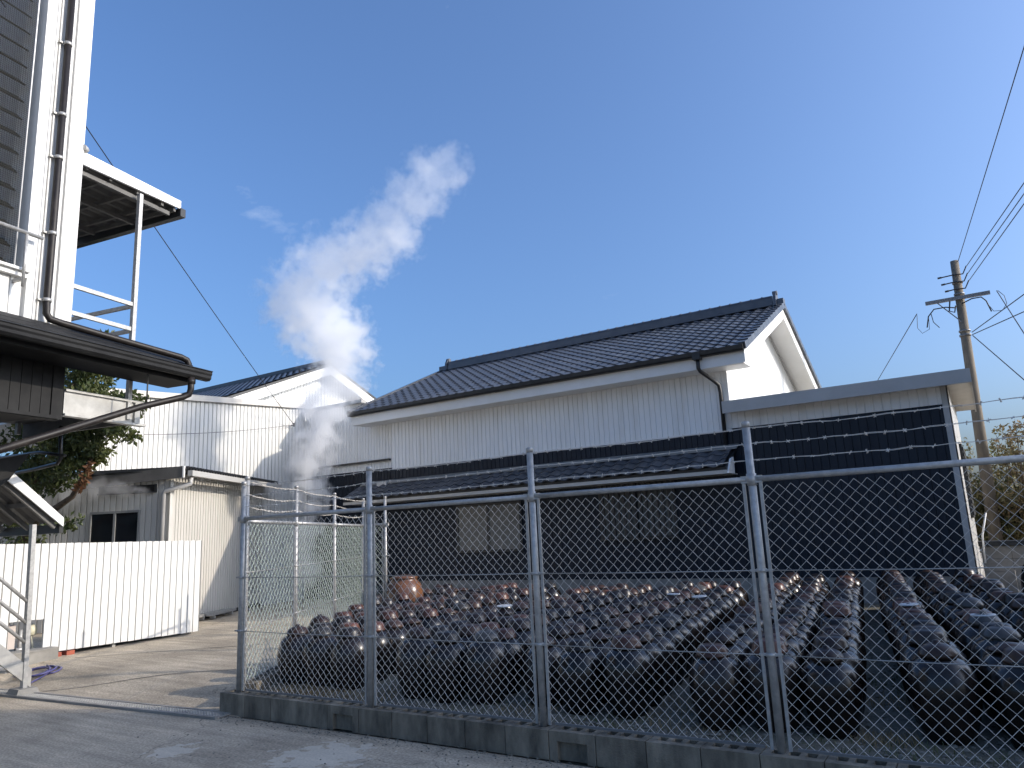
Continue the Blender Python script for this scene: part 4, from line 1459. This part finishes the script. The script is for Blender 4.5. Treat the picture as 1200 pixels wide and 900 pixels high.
q.hexa([L(0.03, 0.0, 5.65), L(1.40, 0.0, 5.685), L(1.40, -0.03, 5.685), L(0.03, -0.03, 5.65), L(0.03, 0.0, 5.80), L(1.40, 0.0, 5.79), L(1.40, -0.03, 5.79), L(0.03, -0.03, 5.80)])
q.build('canopy_fascia', M['white2'], ld)
MB().tube([L(0.0, 0.03, 5.83), L(0.06, 0.0, 5.83)], 0.035, 8).build('fascia_tube', M['greyfascia'], ld)
q = MB()
vs, fs = [], []
n = 48
for k in range(n + 1):
    off = -0.04 - 2.0 * k / n
    h = 0.02 * (1 if (k % 4) in (1, 2) else -1)
    vs += [L(0.03, off, 5.74 + h), L(1.42, off, 5.72 + h), L(0.03, off, 5.755 + h), L(1.42, off, 5.735 + h)]
for k in range(n):
    a = 4 * k
    fs += [(a, a + 4, a + 5, a + 1), (a + 2, a + 3, a + 7, a + 6)]
q.add(vs, fs)
q.build('canopy_sheet', M['undersheet'], ld)
for so in (0.12, 0.42, 0.79, 1.15, 1.34):
    MB().beam(L(so, -0.04, 5.66), L(so, -2.0, 5.66), 0.035, 0.05).build('purlin', M['undersheet'], ld)
for oo in (-0.10, -0.7, -1.4):
    MB().beam(L(0.03, oo, 5.60), L(1.30, oo, 5.60), 0.04, 0.05).build('rafter', M['undersheet'], ld)
MB().beam(L(1.43, 0.01, 5.64), L(1.43, -2.05, 5.60), 0.08, 0.11).build('canopy_gutter', M['darkgrey'], ld)
MB().tube([L(1.43, -1.95, 5.56), L(1.43, -1.95, 5.47), L(1.3, -1.95, 5.43), L(0.9, -1.95, 5.43)], 0.03, 8).build('canopy_pipe', M['darkgrey'], ld)

# lower stair flight with its own canopy
st = thing('steel_staircase', 'galvanised steel stair with rails, sloping canopy and a post standing on a stone', 'staircase', L(0.6, -1.1, 0.08))
def T(s_, off, z):
    return L(s_, -1.1 + off, z)
q = MB()
q.beam(T(0.62, 0, 0.07), T(0.58, 0, 1.80), 0.05, 0.05, up=U)
q.build('post', M['galv'], st)
MB().beam(T(0.62, -0.85, 0.07), T(0.58, -0.85, 1.80), 0.05, 0.05, up=U).build('post', M['galv'], st)
for z in (0.965, 0.745, 0.545):
    MB().tube([T(0.60, 0.0, z - 0.01), T(0.30, 0.0, z + 0.24), T(-1.6, 0.0, z + 0.24 + 1.52)], 0.019, 8).build('handrail', M['galv'], st)
for oo in (0.0, -0.85):
    q = MB()
    q.hexa([T(0.69, oo + 0.012, 0.06), T(0.69, oo - 0.012, 0.06), T(-1.6, oo - 0.012, 1.98), T(-1.6, oo + 0.012, 1.98), T(0.69, oo + 0.012, 0.25), T(0.69, oo - 0.012, 0.25), T(-1.6, oo - 0.012, 2.20), T(-1.6, oo + 0.012, 2.20)])
    q.build('stringer', M['steelbeam'], st)
for k in range(9):
    s_ = 0.52 - 0.22 * k
    z = 0.25 + 0.185 * k
    MB().hexa([T(s_ - 0.1, -0.02, z), T(s_ + 0.1, -0.02, z), T(s_ + 0.1, -0.83, z), T(s_ - 0.1, -0.83, z), T(s_ - 0.1, -0.02, z + 0.03), T(s_ + 0.1, -0.02, z + 0.03), T(s_ + 0.1, -0.83, z + 0.03), T(s_ - 0.1, -0.83, z + 0.03)]).build('tread', M['steelbeam'], st)
def cz(s_):
    return 2.395 - 0.77 * (s_ - 0.25)
q = MB()
a, b = 0.24, 0.93
q.hexa([T(a, 0.02, cz(a) - 0.13), T(a, 0.0, cz(a) - 0.13), T(b, 0.0, cz(b) - 0.10), T(b, 0.02, cz(b) - 0.10), T(a, 0.02, cz(a)), T(a, 0.0, cz(a)), T(b, 0.0, cz(b)), T(b, 0.02, cz(b))])
q.build('canopy_fascia', M['white2'], st)
q = MB()
vs, fs = [], []
a = -0.6
for k in range(33):
    off = 0.0 - 1.5 * k / 32
    h = 0.018 * (1 if (k % 4) in (1, 2) else -1)
    vs += [T(a, off, cz(a) - 0.03 + h), T(b, off, cz(b) - 0.03 + h), T(a, off, cz(a) - 0.018 + h), T(b, off, cz(b) - 0.018 + h)]
for k in range(32):
    q4 = 4 * k
    fs += [(q4, q4 + 4, q4 + 5, q4 + 1), (q4 + 2, q4 + 3, q4 + 7, q4 + 6)]
q.add(vs, fs)
q.build('canopy_sheet', M['undersheet'], st)
for s_ in (0.3, 0.62):
    MB().beam(T(s_, -0.02, cz(s_) - 0.085), T(s_, -1.5, cz(s_) - 0.085), 0.04, 0.05).build('purlin', M['undersheet'], st)
for oo in (-0.06, -0.5, -0.95):
    MB().beam(T(-0.5, oo, cz(-0.5) - 0.14), T(0.88, oo, cz(0.88) - 0.14), 0.035, 0.05).build('rafter', M['undersheet'], st)
MB().beam(T(0.92, 0.0, cz(0.92) - 0.13), T(0.92, -1.5, cz(0.92) - 0.13), 0.05, 0.10).build('canopy_gutter', M['darkgrey'], st)
q = MB()
q.prism([T(0.1, 0.06, 2.49), T(0.43, 0.06, 2.58), T(0.21, 0.06, 2.27), T(0.1, 0.06, 2.18)], N * 0.02)
q.build('gusset_plate', M['charcoal'], st)
o = MB()
p = T(0.62, 0, 0)
o.hexa([p + V((-0.17, -0.12, -0.02)), p + V((0.13, -0.13, -0.02)), p + V((0.14, 0.12, -0.02)), p + V((-0.15, 0.12, -0.02)), p + V((-0.13, -0.08, 0.07)), p + V((0.09, -0.09, 0.07)), p + V((0.10, 0.09, 0.07)), p + V((-0.11, 0.09, 0.07))])
tag(o.build('base_stone', M['concrete']), 'pale foot stone under the stair post at the left', 'stone')

# ------------------------------------------------------------------ vegetation
def leaves(mb, c_, rad, n, size, rr, mi=0):
    for _ in range(n):
        d = V((rr.gauss(0, 1), rr.gauss(0, 1), rr.gauss(0, 1))).normalized() * (rr.random() ** 0.5)
        p = V(c_) + V((d.x * rad[0], d.y * rad[1], d.z * rad[2]))
        a = V((rr.gauss(0, 1), rr.gauss(0, 1), rr.gauss(0, 0.6))).normalized()
        b = a.orthogonal().normalized()
        b = Matrix.Rotation(rr.uniform(0, 6.28), 3, a) @ b
        l = size * rr.uniform(0.6, 1.3)
        wv = a.cross(b) * l * 0.24
        fold = a * l * 0.10
        mb.add([p, p + b * l * 0.5 + wv + fold, p + b * l, p + b * l * 0.5 - wv + fold], [(0, 1, 2), (0, 2, 3)], mi=mi)

def tree(name, label, base, limbs, clumps, leafm, size, seed, rtr):
    rr = random.Random(seed)
    t = thing(name, label, 'tree' if 'tree' in name else 'shrub', base)
    tb_ = MB()
    for pts in limbs:
        n = len(pts)
        tb_.tube([p[:3] for p in pts], [rtr * (pts[0][3] if len(pts[0]) > 3 else 1) * (1 - 0.8 * k / (n - 1)) for k in range(n)], 7)
    tb_.build('trunk', M['trunk'], t)
    mats = leafm if isinstance(leafm, list) else [leafm]
    cr = MB()
    for c_ in clumps:
        leaves(cr, c_[0], c_[1], c_[2], size, rr, c_[3] if len(c_) > 3 else 0)
    cr.build('crown', mats, t)
    return t

rt_ = random.Random(11)
cl = []
for (x, y, z, r_, n_) in ((-13.2, 6.6, 4.45, 0.55, 520), (-13.9, 6.9, 4.6, 0.6, 420), (-12.7, 6.5, 4.0, 0.5, 520), (-13.4, 6.3, 3.8, 0.55, 560), (-12.2, 6.6, 3.75, 0.45, 420),
                          (-11.75, 6.55, 3.62, 0.33, 230), (-11.45, 6.5, 3.75, 0.28, 150), (-12.9, 6.4, 3.35, 0.5, 560), (-12.35, 6.5, 3.35, 0.36, 260), (-13.7, 6.4, 3.3, 0.5, 480),
                          (-14.2, 6.4, 3.7, 0.6, 420), (-14.4, 6.3, 2.9, 0.5, 360), (-12.45, 6.5, 3.05, 0.22, 130), (-13.9, 6.3, 2.75, 0.35, 170), (-11.55, 6.5, 3.35, 0.22, 70),
                          (-12.9, 6.8, 4.95, 0.4, 200), (-12.4, 6.7, 4.75, 0.28, 90), (-13.1, 6.8, 5.25, 0.25, 70), (-14.6, 6.4, 4.6, 0.6, 300), (-13.05, 6.45, 1.98, 0.22, 90), (-12.75, 6.45, 2.0, 0.12, 30),
                          (-14.1, 6.4, 1.75, 0.35, 130), (-15.4, 6.6, 3.4, 0.7, 420), (-15.3, 6.6, 2.5, 0.55, 300), (-12.75, 6.4, 2.95, 0.32, 260), (-13.3, 6.35, 2.75, 0.4, 260), (-14.9, 6.5, 4.2, 0.7, 300), (-14.4, 6.4, 2.2, 0.4, 160), (-16.2, 6.7, 3.0, 0.75, 420), (-16.1, 6.7, 2.1, 0.6, 260), (-15.2, 6.5, 2.9, 0.5, 260), (-14.9, 6.4, 2.1, 0.5, 200)):
    k = max(1, int(n_ / 16))
    for _ in range(k):
        q = V((rt_.gauss(0, 1), rt_.gauss(0, 1), rt_.gauss(0, 1))).normalized() * r_ * rt_.random() ** 0.4
        cl.append(((x + q.x, y + q.y, z + q.z * 0.8), (0.15, 0.15, 0.11), 30))
cl += [((-12.62 + 0.06 * k, 6.45, 2.52 + 0.085 * k), (0.075, 0.075, 0.06), 15, 1) for k in range(5)]
tree('evergreen_tree', 'bushy evergreen tree with a reddish limb behind the white panel fence', (-14.6, 6.3, 0.0),
     [[(-14.6, 6.3, 0.0), (-14.5, 6.35, 1.0), (-14.3, 6.4, 1.9), (-14.1, 6.4, 2.9), (-13.6, 6.5, 4.0), (-13.2, 6.7, 4.8)],
      [(-14.4, 6.35, 1.5, 0.8), (-13.8, 6.4, 2.12), (-13.3, 6.4, 2.22), (-12.85, 6.45, 2.40), (-12.5, 6.45, 2.75), (-12.3, 6.5, 3.2)],
      [(-14.1, 6.4, 2.7, 0.6), (-13.4, 6.4, 3.2), (-12.6, 6.5, 3.6), (-11.7, 6.5, 3.7)],
      [(-14.2, 6.4, 2.4, 0.45), (-13.6, 6.3, 2.66), (-13.1, 6.35, 2.72)],
      [(-13.9, 6.4, 2.1, 0.4), (-13.4, 6.4, 1.95), (-12.8, 6.45, 2.0)]],
     cl, [M['leaf'], M['leafdry']], 0.105, 3, 0.11)

def shrub(label, base, w_, h_, dens, m, seed, tips):
    rr = random.Random(seed)
    limbs, clumps = [], []
    for k in range(26):
        a = rr.uniform(0, 2 * pi)
        q = rr.random() ** 0.5
        top = V((base[0] + cos(a) * w_ * q, base[1] + sin(a) * w_ * 0.8 * q, base[2] + h_ * rr.uniform(0.7, 1.0) * (1 - 0.25 * q)))
        b0 = V((base[0] + cos(a) * 0.12 * w_, base[1] + sin(a) * 0.12 * w_, base[2]))
        mid = b0.lerp(top, 0.5) + V((rr.uniform(-0.15, 0.15), rr.uniform(-0.15, 0.15), 0.1))
        limbs.append([(*b0, 1.0), (*mid,), (*top,)])
        for j in range(9):
            t_ = rr.uniform(0.25, 1.0)
            p = (b0.lerp(mid, t_ * 2) if t_ < 0.5 else mid.lerp(top, t_ * 2 - 1))
            clumps.append(((p.x + rr.gauss(0, 0.12), p.y + rr.gauss(0, 0.12), p.z + rr.gauss(0, 0.1)), (0.26, 0.26, 0.24), int(dens * 2.8)))
    for k in range(tips):
        a = rr.uniform(0, 2 * pi)
        q = rr.random() ** 0.5 * w_ * 0.9
        b0 = V((base[0] + cos(a) * q, base[1] + sin(a) * q * 0.8, base[2] + h_ * 0.72))
        top = b0 + V((rr.uniform(-0.2, 0.2), rr.uniform(-0.15, 0.15), h_ * rr.uniform(0.3, 0.52)))
        limbs.append([(*b0, 0.45), (*b0.lerp(top, 0.5),), (*top,)])
        for j in range(7):
            t_ = rr.uniform(0.15, 1.0)
            p = b0.lerp(top, t_)
            sd3 = V((rr.uniform(-1, 1), rr.uniform(-1, 1), 0.6)).normalized() * rr.uniform(0.08, 0.2)
            limbs.append([(*p, 0.22), (*(p + sd3 * 0.6),), (*(p + sd3),)])
            clumps.append(((p.x + sd3.x, p.y + sd3.y, p.z + sd3.z), (0.09, 0.09, 0.08), 9))
    return tree('shrub', label, base, limbs, clumps, m, 0.095, seed, 0.022)

shrub('olive brown shrub right behind the utility pole', (0.05, 19.9, 0.1), 1.0, 2.4, 17, M['bush2'], 21, 14)
shrub('tall brownish shrub with bare top twigs right of the utility pole', (1.15, 19.2, 0.1), 1.05, 2.65, 17, M['bush'], 22, 20)
shrub('olive shrub partly hidden behind the annex corner, left of the utility pole', (-1.0, 20.6, 0.1), 0.95, 2.5, 16, M['bush2'], 23, 10)
shrub('brown shrub at the right edge of the view beyond the low wall', (2.7, 18.6, 0.1), 1.1, 2.5, 14, M['bush'], 24, 12)

# low wall at the right
lw = thing('low_wall', 'low grey block wall with a dark coping at the right beyond the pots', 'wall', (1.5, 14.6, 0.1))
for k in range(9):
    for r_ in range(4):
        MB().box(-0.26 + 0.42 * k + 0.003, -0.26 + 0.42 * (k + 1) - 0.003, 14.55, 14.69, 0.08 + 0.2 * r_, 0.08 + 0.2 * (r_ + 1) - 0.005).build('block', M['concrete'], lw)
MB().box(-0.28, 3.6, 14.50, 14.74, 0.885, 0.96).build('coping', M['darkgrey'], lw)
o = MB().tube([(-0.22, 14.4, 0.62), (-0.2, 14.42, 1.05), (-0.10, 14.44, 1.42)], 0.014, 6)
tag(o.build('bent_pipe', M['white2']), 'thin pale bent pipe standing against the low wall at the annex corner', 'pipe')

# ------------------------------------------------------------------ utility pole and wires
up = thing('utility_pole', 'leaning concrete utility pole with steel crossarms behind the annex', 'utility pole', (-0.04, 19, 0.1))
pb0, pt0 = V((-0.05, 19, 0.0)), V((0.10, 19, 7.07))
MB().tube([pb0, pb0.lerp(pt0, 0.5), pt0], [0.135, 0.108, 0.084], 18).build('pole', M['pole'], up)
for z in (6.55, 6.28, 6.18, 5.42, 5.32):
    c_ = pb0.lerp(pt0, z / 7.07)
    MB().tube([c_ - V((0, 0, 0.02)), c_ + V((0, 0, 0.02))], 0.108 if z > 6 else 0.118, 14).build('band', M['arm'], up)
q = MB()
q.beam((-0.60, 18.88, 6.17), (0.66, 18.88, 6.17), 0.075, 0.075)
q.build('crossarm', M['arm'], up)
MB().beam((-0.36, 18.88, 6.13), (0.04, 18.9, 5.62), 0.02, 0.02).build('brace', M['arm'], up)
for k, z in enumerate((6.72, 6.55, 6.38)):
    q = MB()
    q.tube([(-0.26 + 0.05 * k, 18.85, z - 0.02), (0.0, 18.88, z), (0.22, 18.9, z - 0.01), (0.31, 18.8, z + 0.13)], 0.014, 6)
    q.tube([(-0.28 + 0.05 * k, 18.85, z - 0.02), (-0.20 + 0.05 * k, 18.85, z - 0.015)], 0.022, 8)
    q.build('insulator_arm', M['darkgrey'], up)
def loop(pts, r, name='jumper_cable'):
    MB().tube(pts, r, 5).build(name, M['cable'], up)
loop([(0.1, 18.86, 6.02), (0.3, 18.84, 6.09), (0.48, 18.84, 6.09), (0.56, 18.82, 5.98), (0.62, 18.8, 5.72)], 0.014)
loop([(0.58, 18.82, 5.9), (0.66, 18.8, 5.72), (0.82, 18.8, 5.70), (0.92, 18.8, 5.84), (0.90, 18.8, 6.02), (0.80, 18.8, 6.16)], 0.007)
loop([(-0.02, 18.86, 5.95), (-0.22, 18.84, 6.0), (-0.45, 18.84, 6.0), (-0.58, 18.82, 5.85), (-0.64, 18.82, 5.6)], 0.014)
loop([(-0.52, 18.82, 5.9), (-0.50, 18.82, 5.7), (-0.40, 18.82, 5.55)], 0.009)
loop([(-0.58, 18.82, 5.8), (-0.60, 18.8, 5.55), (-0.75, 18.8, 5.48), (-0.83, 18.8, 5.62), (-0.80, 18.8, 5.92)], 0.006)
loop([(-0.12, 18.86, 6.12), (-0.16, 18.85, 5.9), (-0.06, 18.85, 5.85), (-0.02, 18.86, 6.0)], 0.016)

def cable(p0, p1, r, label, sag=0.0, n=20):
    a, b = V(p0), V(p1)
    pts = [a.lerp(b, k / n) - V((0, 0, sag * 4 * (k / n) * (1 - k / n))) for k in range(n + 1)]
    tag(MB().tube(pts, r, 5).build('overhead_wire', M['cable']), label, 'wire', 'overhead wires')
cable((0.17, 19, 7.04), (3.2, -2.6, 8.43), 0.008, 'single steep wire from the very top of the utility pole', 0.05)
for k, (z0, z1) in enumerate(((6.86, 4.62), (6.69, 4.42), (6.52, 4.22))):
    pass
for k, (z0, ze) in enumerate(((6.85, 6.22), (6.68, 6.06), (6.51, 5.91))):
    a = V((0.32, 18.8, z0))
    e = V((1.11 - 0.02 * k, 12.83, ze))
    cable(a, a + (e - a) * 3.0, 0.008, ('upper of the three parallel wires at the pole top', 'middle of the three parallel wires at the pole top', 'lower of the three parallel wires at the pole top')[k], 0.0)
def to_ray(p, ray, t, ext):
    e = V((0, 0, 1.45)) + V(ray) * t
    return V(p) + (e - V(p)) * ext
cable((0.78, 18.8, 6.16), to_ray((0.78, 18.8, 6.16), (0.071, 1.197, 0.235), 13, 2.5), 0.010, 'wire falling to the right from the right end of the crossarm', 0.0)
cable((0.20, 18.95, 5.36), to_ray((0.20, 18.95, 5.36), (0.079, 1.189, 0.286), 13, 2.5), 0.010, 'upper of two wires rising right from the clamp below the crossarm', 0.0)
cable((0.20, 18.93, 5.30), to_ray((0.20, 18.93, 5.30), (0.076, 1.192, 0.263), 13, 2.5), 0.010, 'lower of two wires rising right from the clamp below the crossarm', 0.0)
cable((0.20, 18.93, 5.28), to_ray((0.20, 18.93, 5.28), (0.062, 1.205, 0.172), 13, 2.5), 0.010, 'wire dropping right from the clamp below the crossarm', 0.0)
cable((-0.80, 18.8, 5.95), to_ray((-0.80, 18.8, 5.95), (-0.103, 1.098, 0.184), 24, 2.2), 0.010, 'wire sloping down left from the left end of the crossarm', 0.0)
hook = V((-14.50, 12.54, 4.40))
far = V((-10.1, 4.8, 7.65))
cable(hook, hook + (far - hook) * 1.5, 0.008, 'thin wire from the warehouse wall up to the tall white building', 0.12, 30)
cable(hook, (-14.13, 8.4, 3.75), 0.006, 'thin cable drooping along the white warehouse wall', 0.06)

# ------------------------------------------------------------------ unseen blocks added at the right to shade the road and yard
nb = thing('road_shade_block', 'unseen tall block added to shade the road from the right', 'building', (12, 7.7, 0))
MB().box(8, 17, 5.6, 9.9, 0, 8.4).build('wall', M['concrete'], nb)
MB().box(7.8, 17.2, 5.4, 10.0, 8.4, 8.6).build('roof', M['darkgrey'], nb)
nb = thing('yard_shade_block', 'unseen lower block added to shade the pot yard from the right', 'shed', (11, 12, 0))
MB().box(8.2, 14, 10.1, 13.7, 0, 6.7).build('wall', M['concrete'], nb)
MB().box(8.0, 14.2, 10.05, 13.8, 6.7, 6.85).build('roof', M['darkgrey'], nb)

# ------------------------------------------------------------------ steam
def steam(name, label, path, dens, nscale, thr, hullk=1.25, amp=1.5):
    m = bpy.data.materials.new(name + '_vapour')
    m.use_nodes = True
    t = m.node_tree
    t.nodes.clear()
    out = t.nodes.new('ShaderNodeOutputMaterial')
    pv = t.nodes.new('ShaderNodeVolumePrincipled')
    pv.inputs['Color'].default_value = (1.0, 1.0, 1.0, 1)
    pv.inputs['Anisotropy'].default_value = 0.25
    t.links.new(pv.outputs[0], out.inputs['Volume'])
    g = t.nodes.new('ShaderNodeNewGeometry')
    # wobble the position for ragged edges
    nz = t.nodes.new('ShaderNodeTexNoise')
    nz.inputs['Scale'].default_value = nscale
    nz.inputs['Detail'].default_value = 4
    nz.inputs['Roughness'].default_value = 0.6
    t.links.new(g.outputs['Position'], nz.inputs['Vector'])
    sub = t.nodes.new('ShaderNodeVectorMath')
    sub.operation = 'SUBTRACT'
    sub.inputs[1].default_value = (0.5, 0.5, 0.5)
    t.links.new(nz.outputs['Color'], sub.inputs[0])
    mu = t.nodes.new('ShaderNodeVectorMath')
    mu.operation = 'MULTIPLY_ADD'
    mu.inputs[1].default_value = (0.9, 0.9, 0.9)
    t.links.new(sub.outputs[0], mu.inputs[0])
    t.links.new(g.outputs['Position'], mu.inputs[2])
    acc = None
    for (x, y, z, r, wgt) in path:
        d = t.nodes.new('ShaderNodeVectorMath')
        d.operation = 'DISTANCE'
        d.inputs[1].default_value = (x, y, z)
        t.links.new(mu.outputs[0], d.inputs[0])
        mr = t.nodes.new('ShaderNodeMapRange')
        mr.inputs[1].default_value = 0.0
        mr.inputs[2].default_value = r
        mr.inputs[3].default_value = 1.0
        mr.inputs[4].default_value = 0.0
        t.links.new(d.outputs['Value'], mr.inputs[0])
        if acc is None:
            acc = mr.outputs[0]
        else:
            mx = t.nodes.new('ShaderNodeMath')
            mx.operation = 'MAXIMUM'
            t.links.new(acc, mx.inputs[0])
            t.links.new(mr.outputs[0], mx.inputs[1])
            acc = mx.outputs[0]
    nf = t.nodes.new('ShaderNodeTexNoise')
    nf.inputs['Scale'].default_value = nscale * 2.1
    nf.inputs['Detail'].default_value = 6
    nf.inputs['Roughness'].default_value = 0.62
    t.links.new(g.outputs['Position'], nf.inputs['Vector'])
    k1 = t.nodes.new('ShaderNodeMath')
    k1.operation = 'MULTIPLY_ADD'
    k1.inputs[1].default_value = amp
    k1.inputs[2].default_value = -amp / 2
    t.links.new(nf.outputs[0], k1.inputs[0])
    k2 = t.nodes.new('ShaderNodeMath')
    k2.operation = 'ADD'
    t.links.new(acc, k2.inputs[0])
    t.links.new(k1.outputs[0], k2.inputs[1])
    r2 = t.nodes.new('ShaderNodeMapRange')
    r2.interpolation_type = 'SMOOTHSTEP'
    r2.inputs[1].default_value = thr
    r2.inputs[2].default_value = thr + 0.42
    t.links.new(k2.outputs[0], r2.inputs[0])
    # thinner with height above the source
    sx = t.nodes.new('ShaderNodeSeparateXYZ')
    t.links.new(g.outputs['Position'], sx.inputs[0])
    hz = t.nodes.new('ShaderNodeMapRange')
    hz.inputs[1].default_value = path[0][2]
    hz.inputs[2].default_value = max(path[-1][2], path[0][2] + 0.5)
    hz.inputs[3].default_value = dens
    hz.inputs[4].default_value = dens * path[-1][4]
    t.links.new(sx.outputs[2], hz.inputs[0])
    m2 = t.nodes.new('ShaderNodeMath')
    m2.operation = 'MULTIPLY'
    t.links.new(r2.outputs[0], m2.inputs[0])
    t.links.new(hz.outputs[0], m2.inputs[1])
    t.links.new(m2.outputs[0], pv.inputs['Density'])
    h = MB()
    dense = []
    for i in range(len(path) - 1):
        for k in range(3):
            dense.append([path[i][j] + (path[i + 1][j] - path[i][j]) * k / 3 for j in range(4)])
    dense.append(list(path[-1][:4]))
    for (x, y, z, r) in dense:
        r *= hullk
        h.lathe([(r * sin(pi * k / 10) + 1e-4, -r * cos(pi * k / 10)) for k in range(11)], 16, (x, y, z))
    o = h.build(name, m, kind='stuff')
    rm = o.modifiers.new('merge', 'REMESH')
    rm.mode = 'VOXEL'
    rm.voxel_size = path[0][3] * 0.3
    o['label'] = label
    return o

steam('steam_plume', 'pale steam plume rising behind the side fence and drifting right', [
    (-12.50, 11.2, 0.9, 0.50, 0.9), (-12.47, 11.2, 1.3, 0.52, 0.9), (-12.45, 11.15, 1.75, 0.54, 1.0), (-12.38, 11.1, 2.2, 0.57, 1.0), (-12.30, 11.1, 2.65, 0.61, 1.0), (-12.2, 11, 3.1, 0.70, 1.0), (-12.05, 11, 3.6, 0.76, 1.0), (-11.85, 11, 4.15, 0.86, 0.85),
    (-11.4, 11, 4.9, 1.0, 0.7), (-11.35, 11, 5.6, 1.2, 0.62), (-11.9, 11, 6.3, 1.3, 0.6), (-12.6, 11, 6.9, 1.25, 0.6), (-12.2, 11, 7.4, 1.15, 0.55), (-11.4, 11, 7.5, 1.15, 0.55),
    (-10.6, 11, 7.6, 1.1, 0.5), (-9.8, 11, 7.85, 1.05, 0.42), (-9.2, 11, 8.3, 0.95, 0.38), (-8.7, 11, 8.6, 0.9, 0.34), (-8.2, 11, 8.75, 0.65, 0.14)], 5.0, 1.3, 0.32, 0.95, 2.0)
steam('vent_steam', 'thin grey steam drifting left from the shed vent', [
    (-12.85, 7.60, 2.56, 0.22, 0.8), (-13.2, 7.42, 2.60, 0.30, 0.9), (-13.6, 7.22, 2.62, 0.36, 0.8), (-14.1, 7.0, 2.60, 0.40, 0.6), (-14.6, 6.75, 2.52, 0.40, 0.4)], 1.5, 1.6, 0.22, 1.2, 0.9)
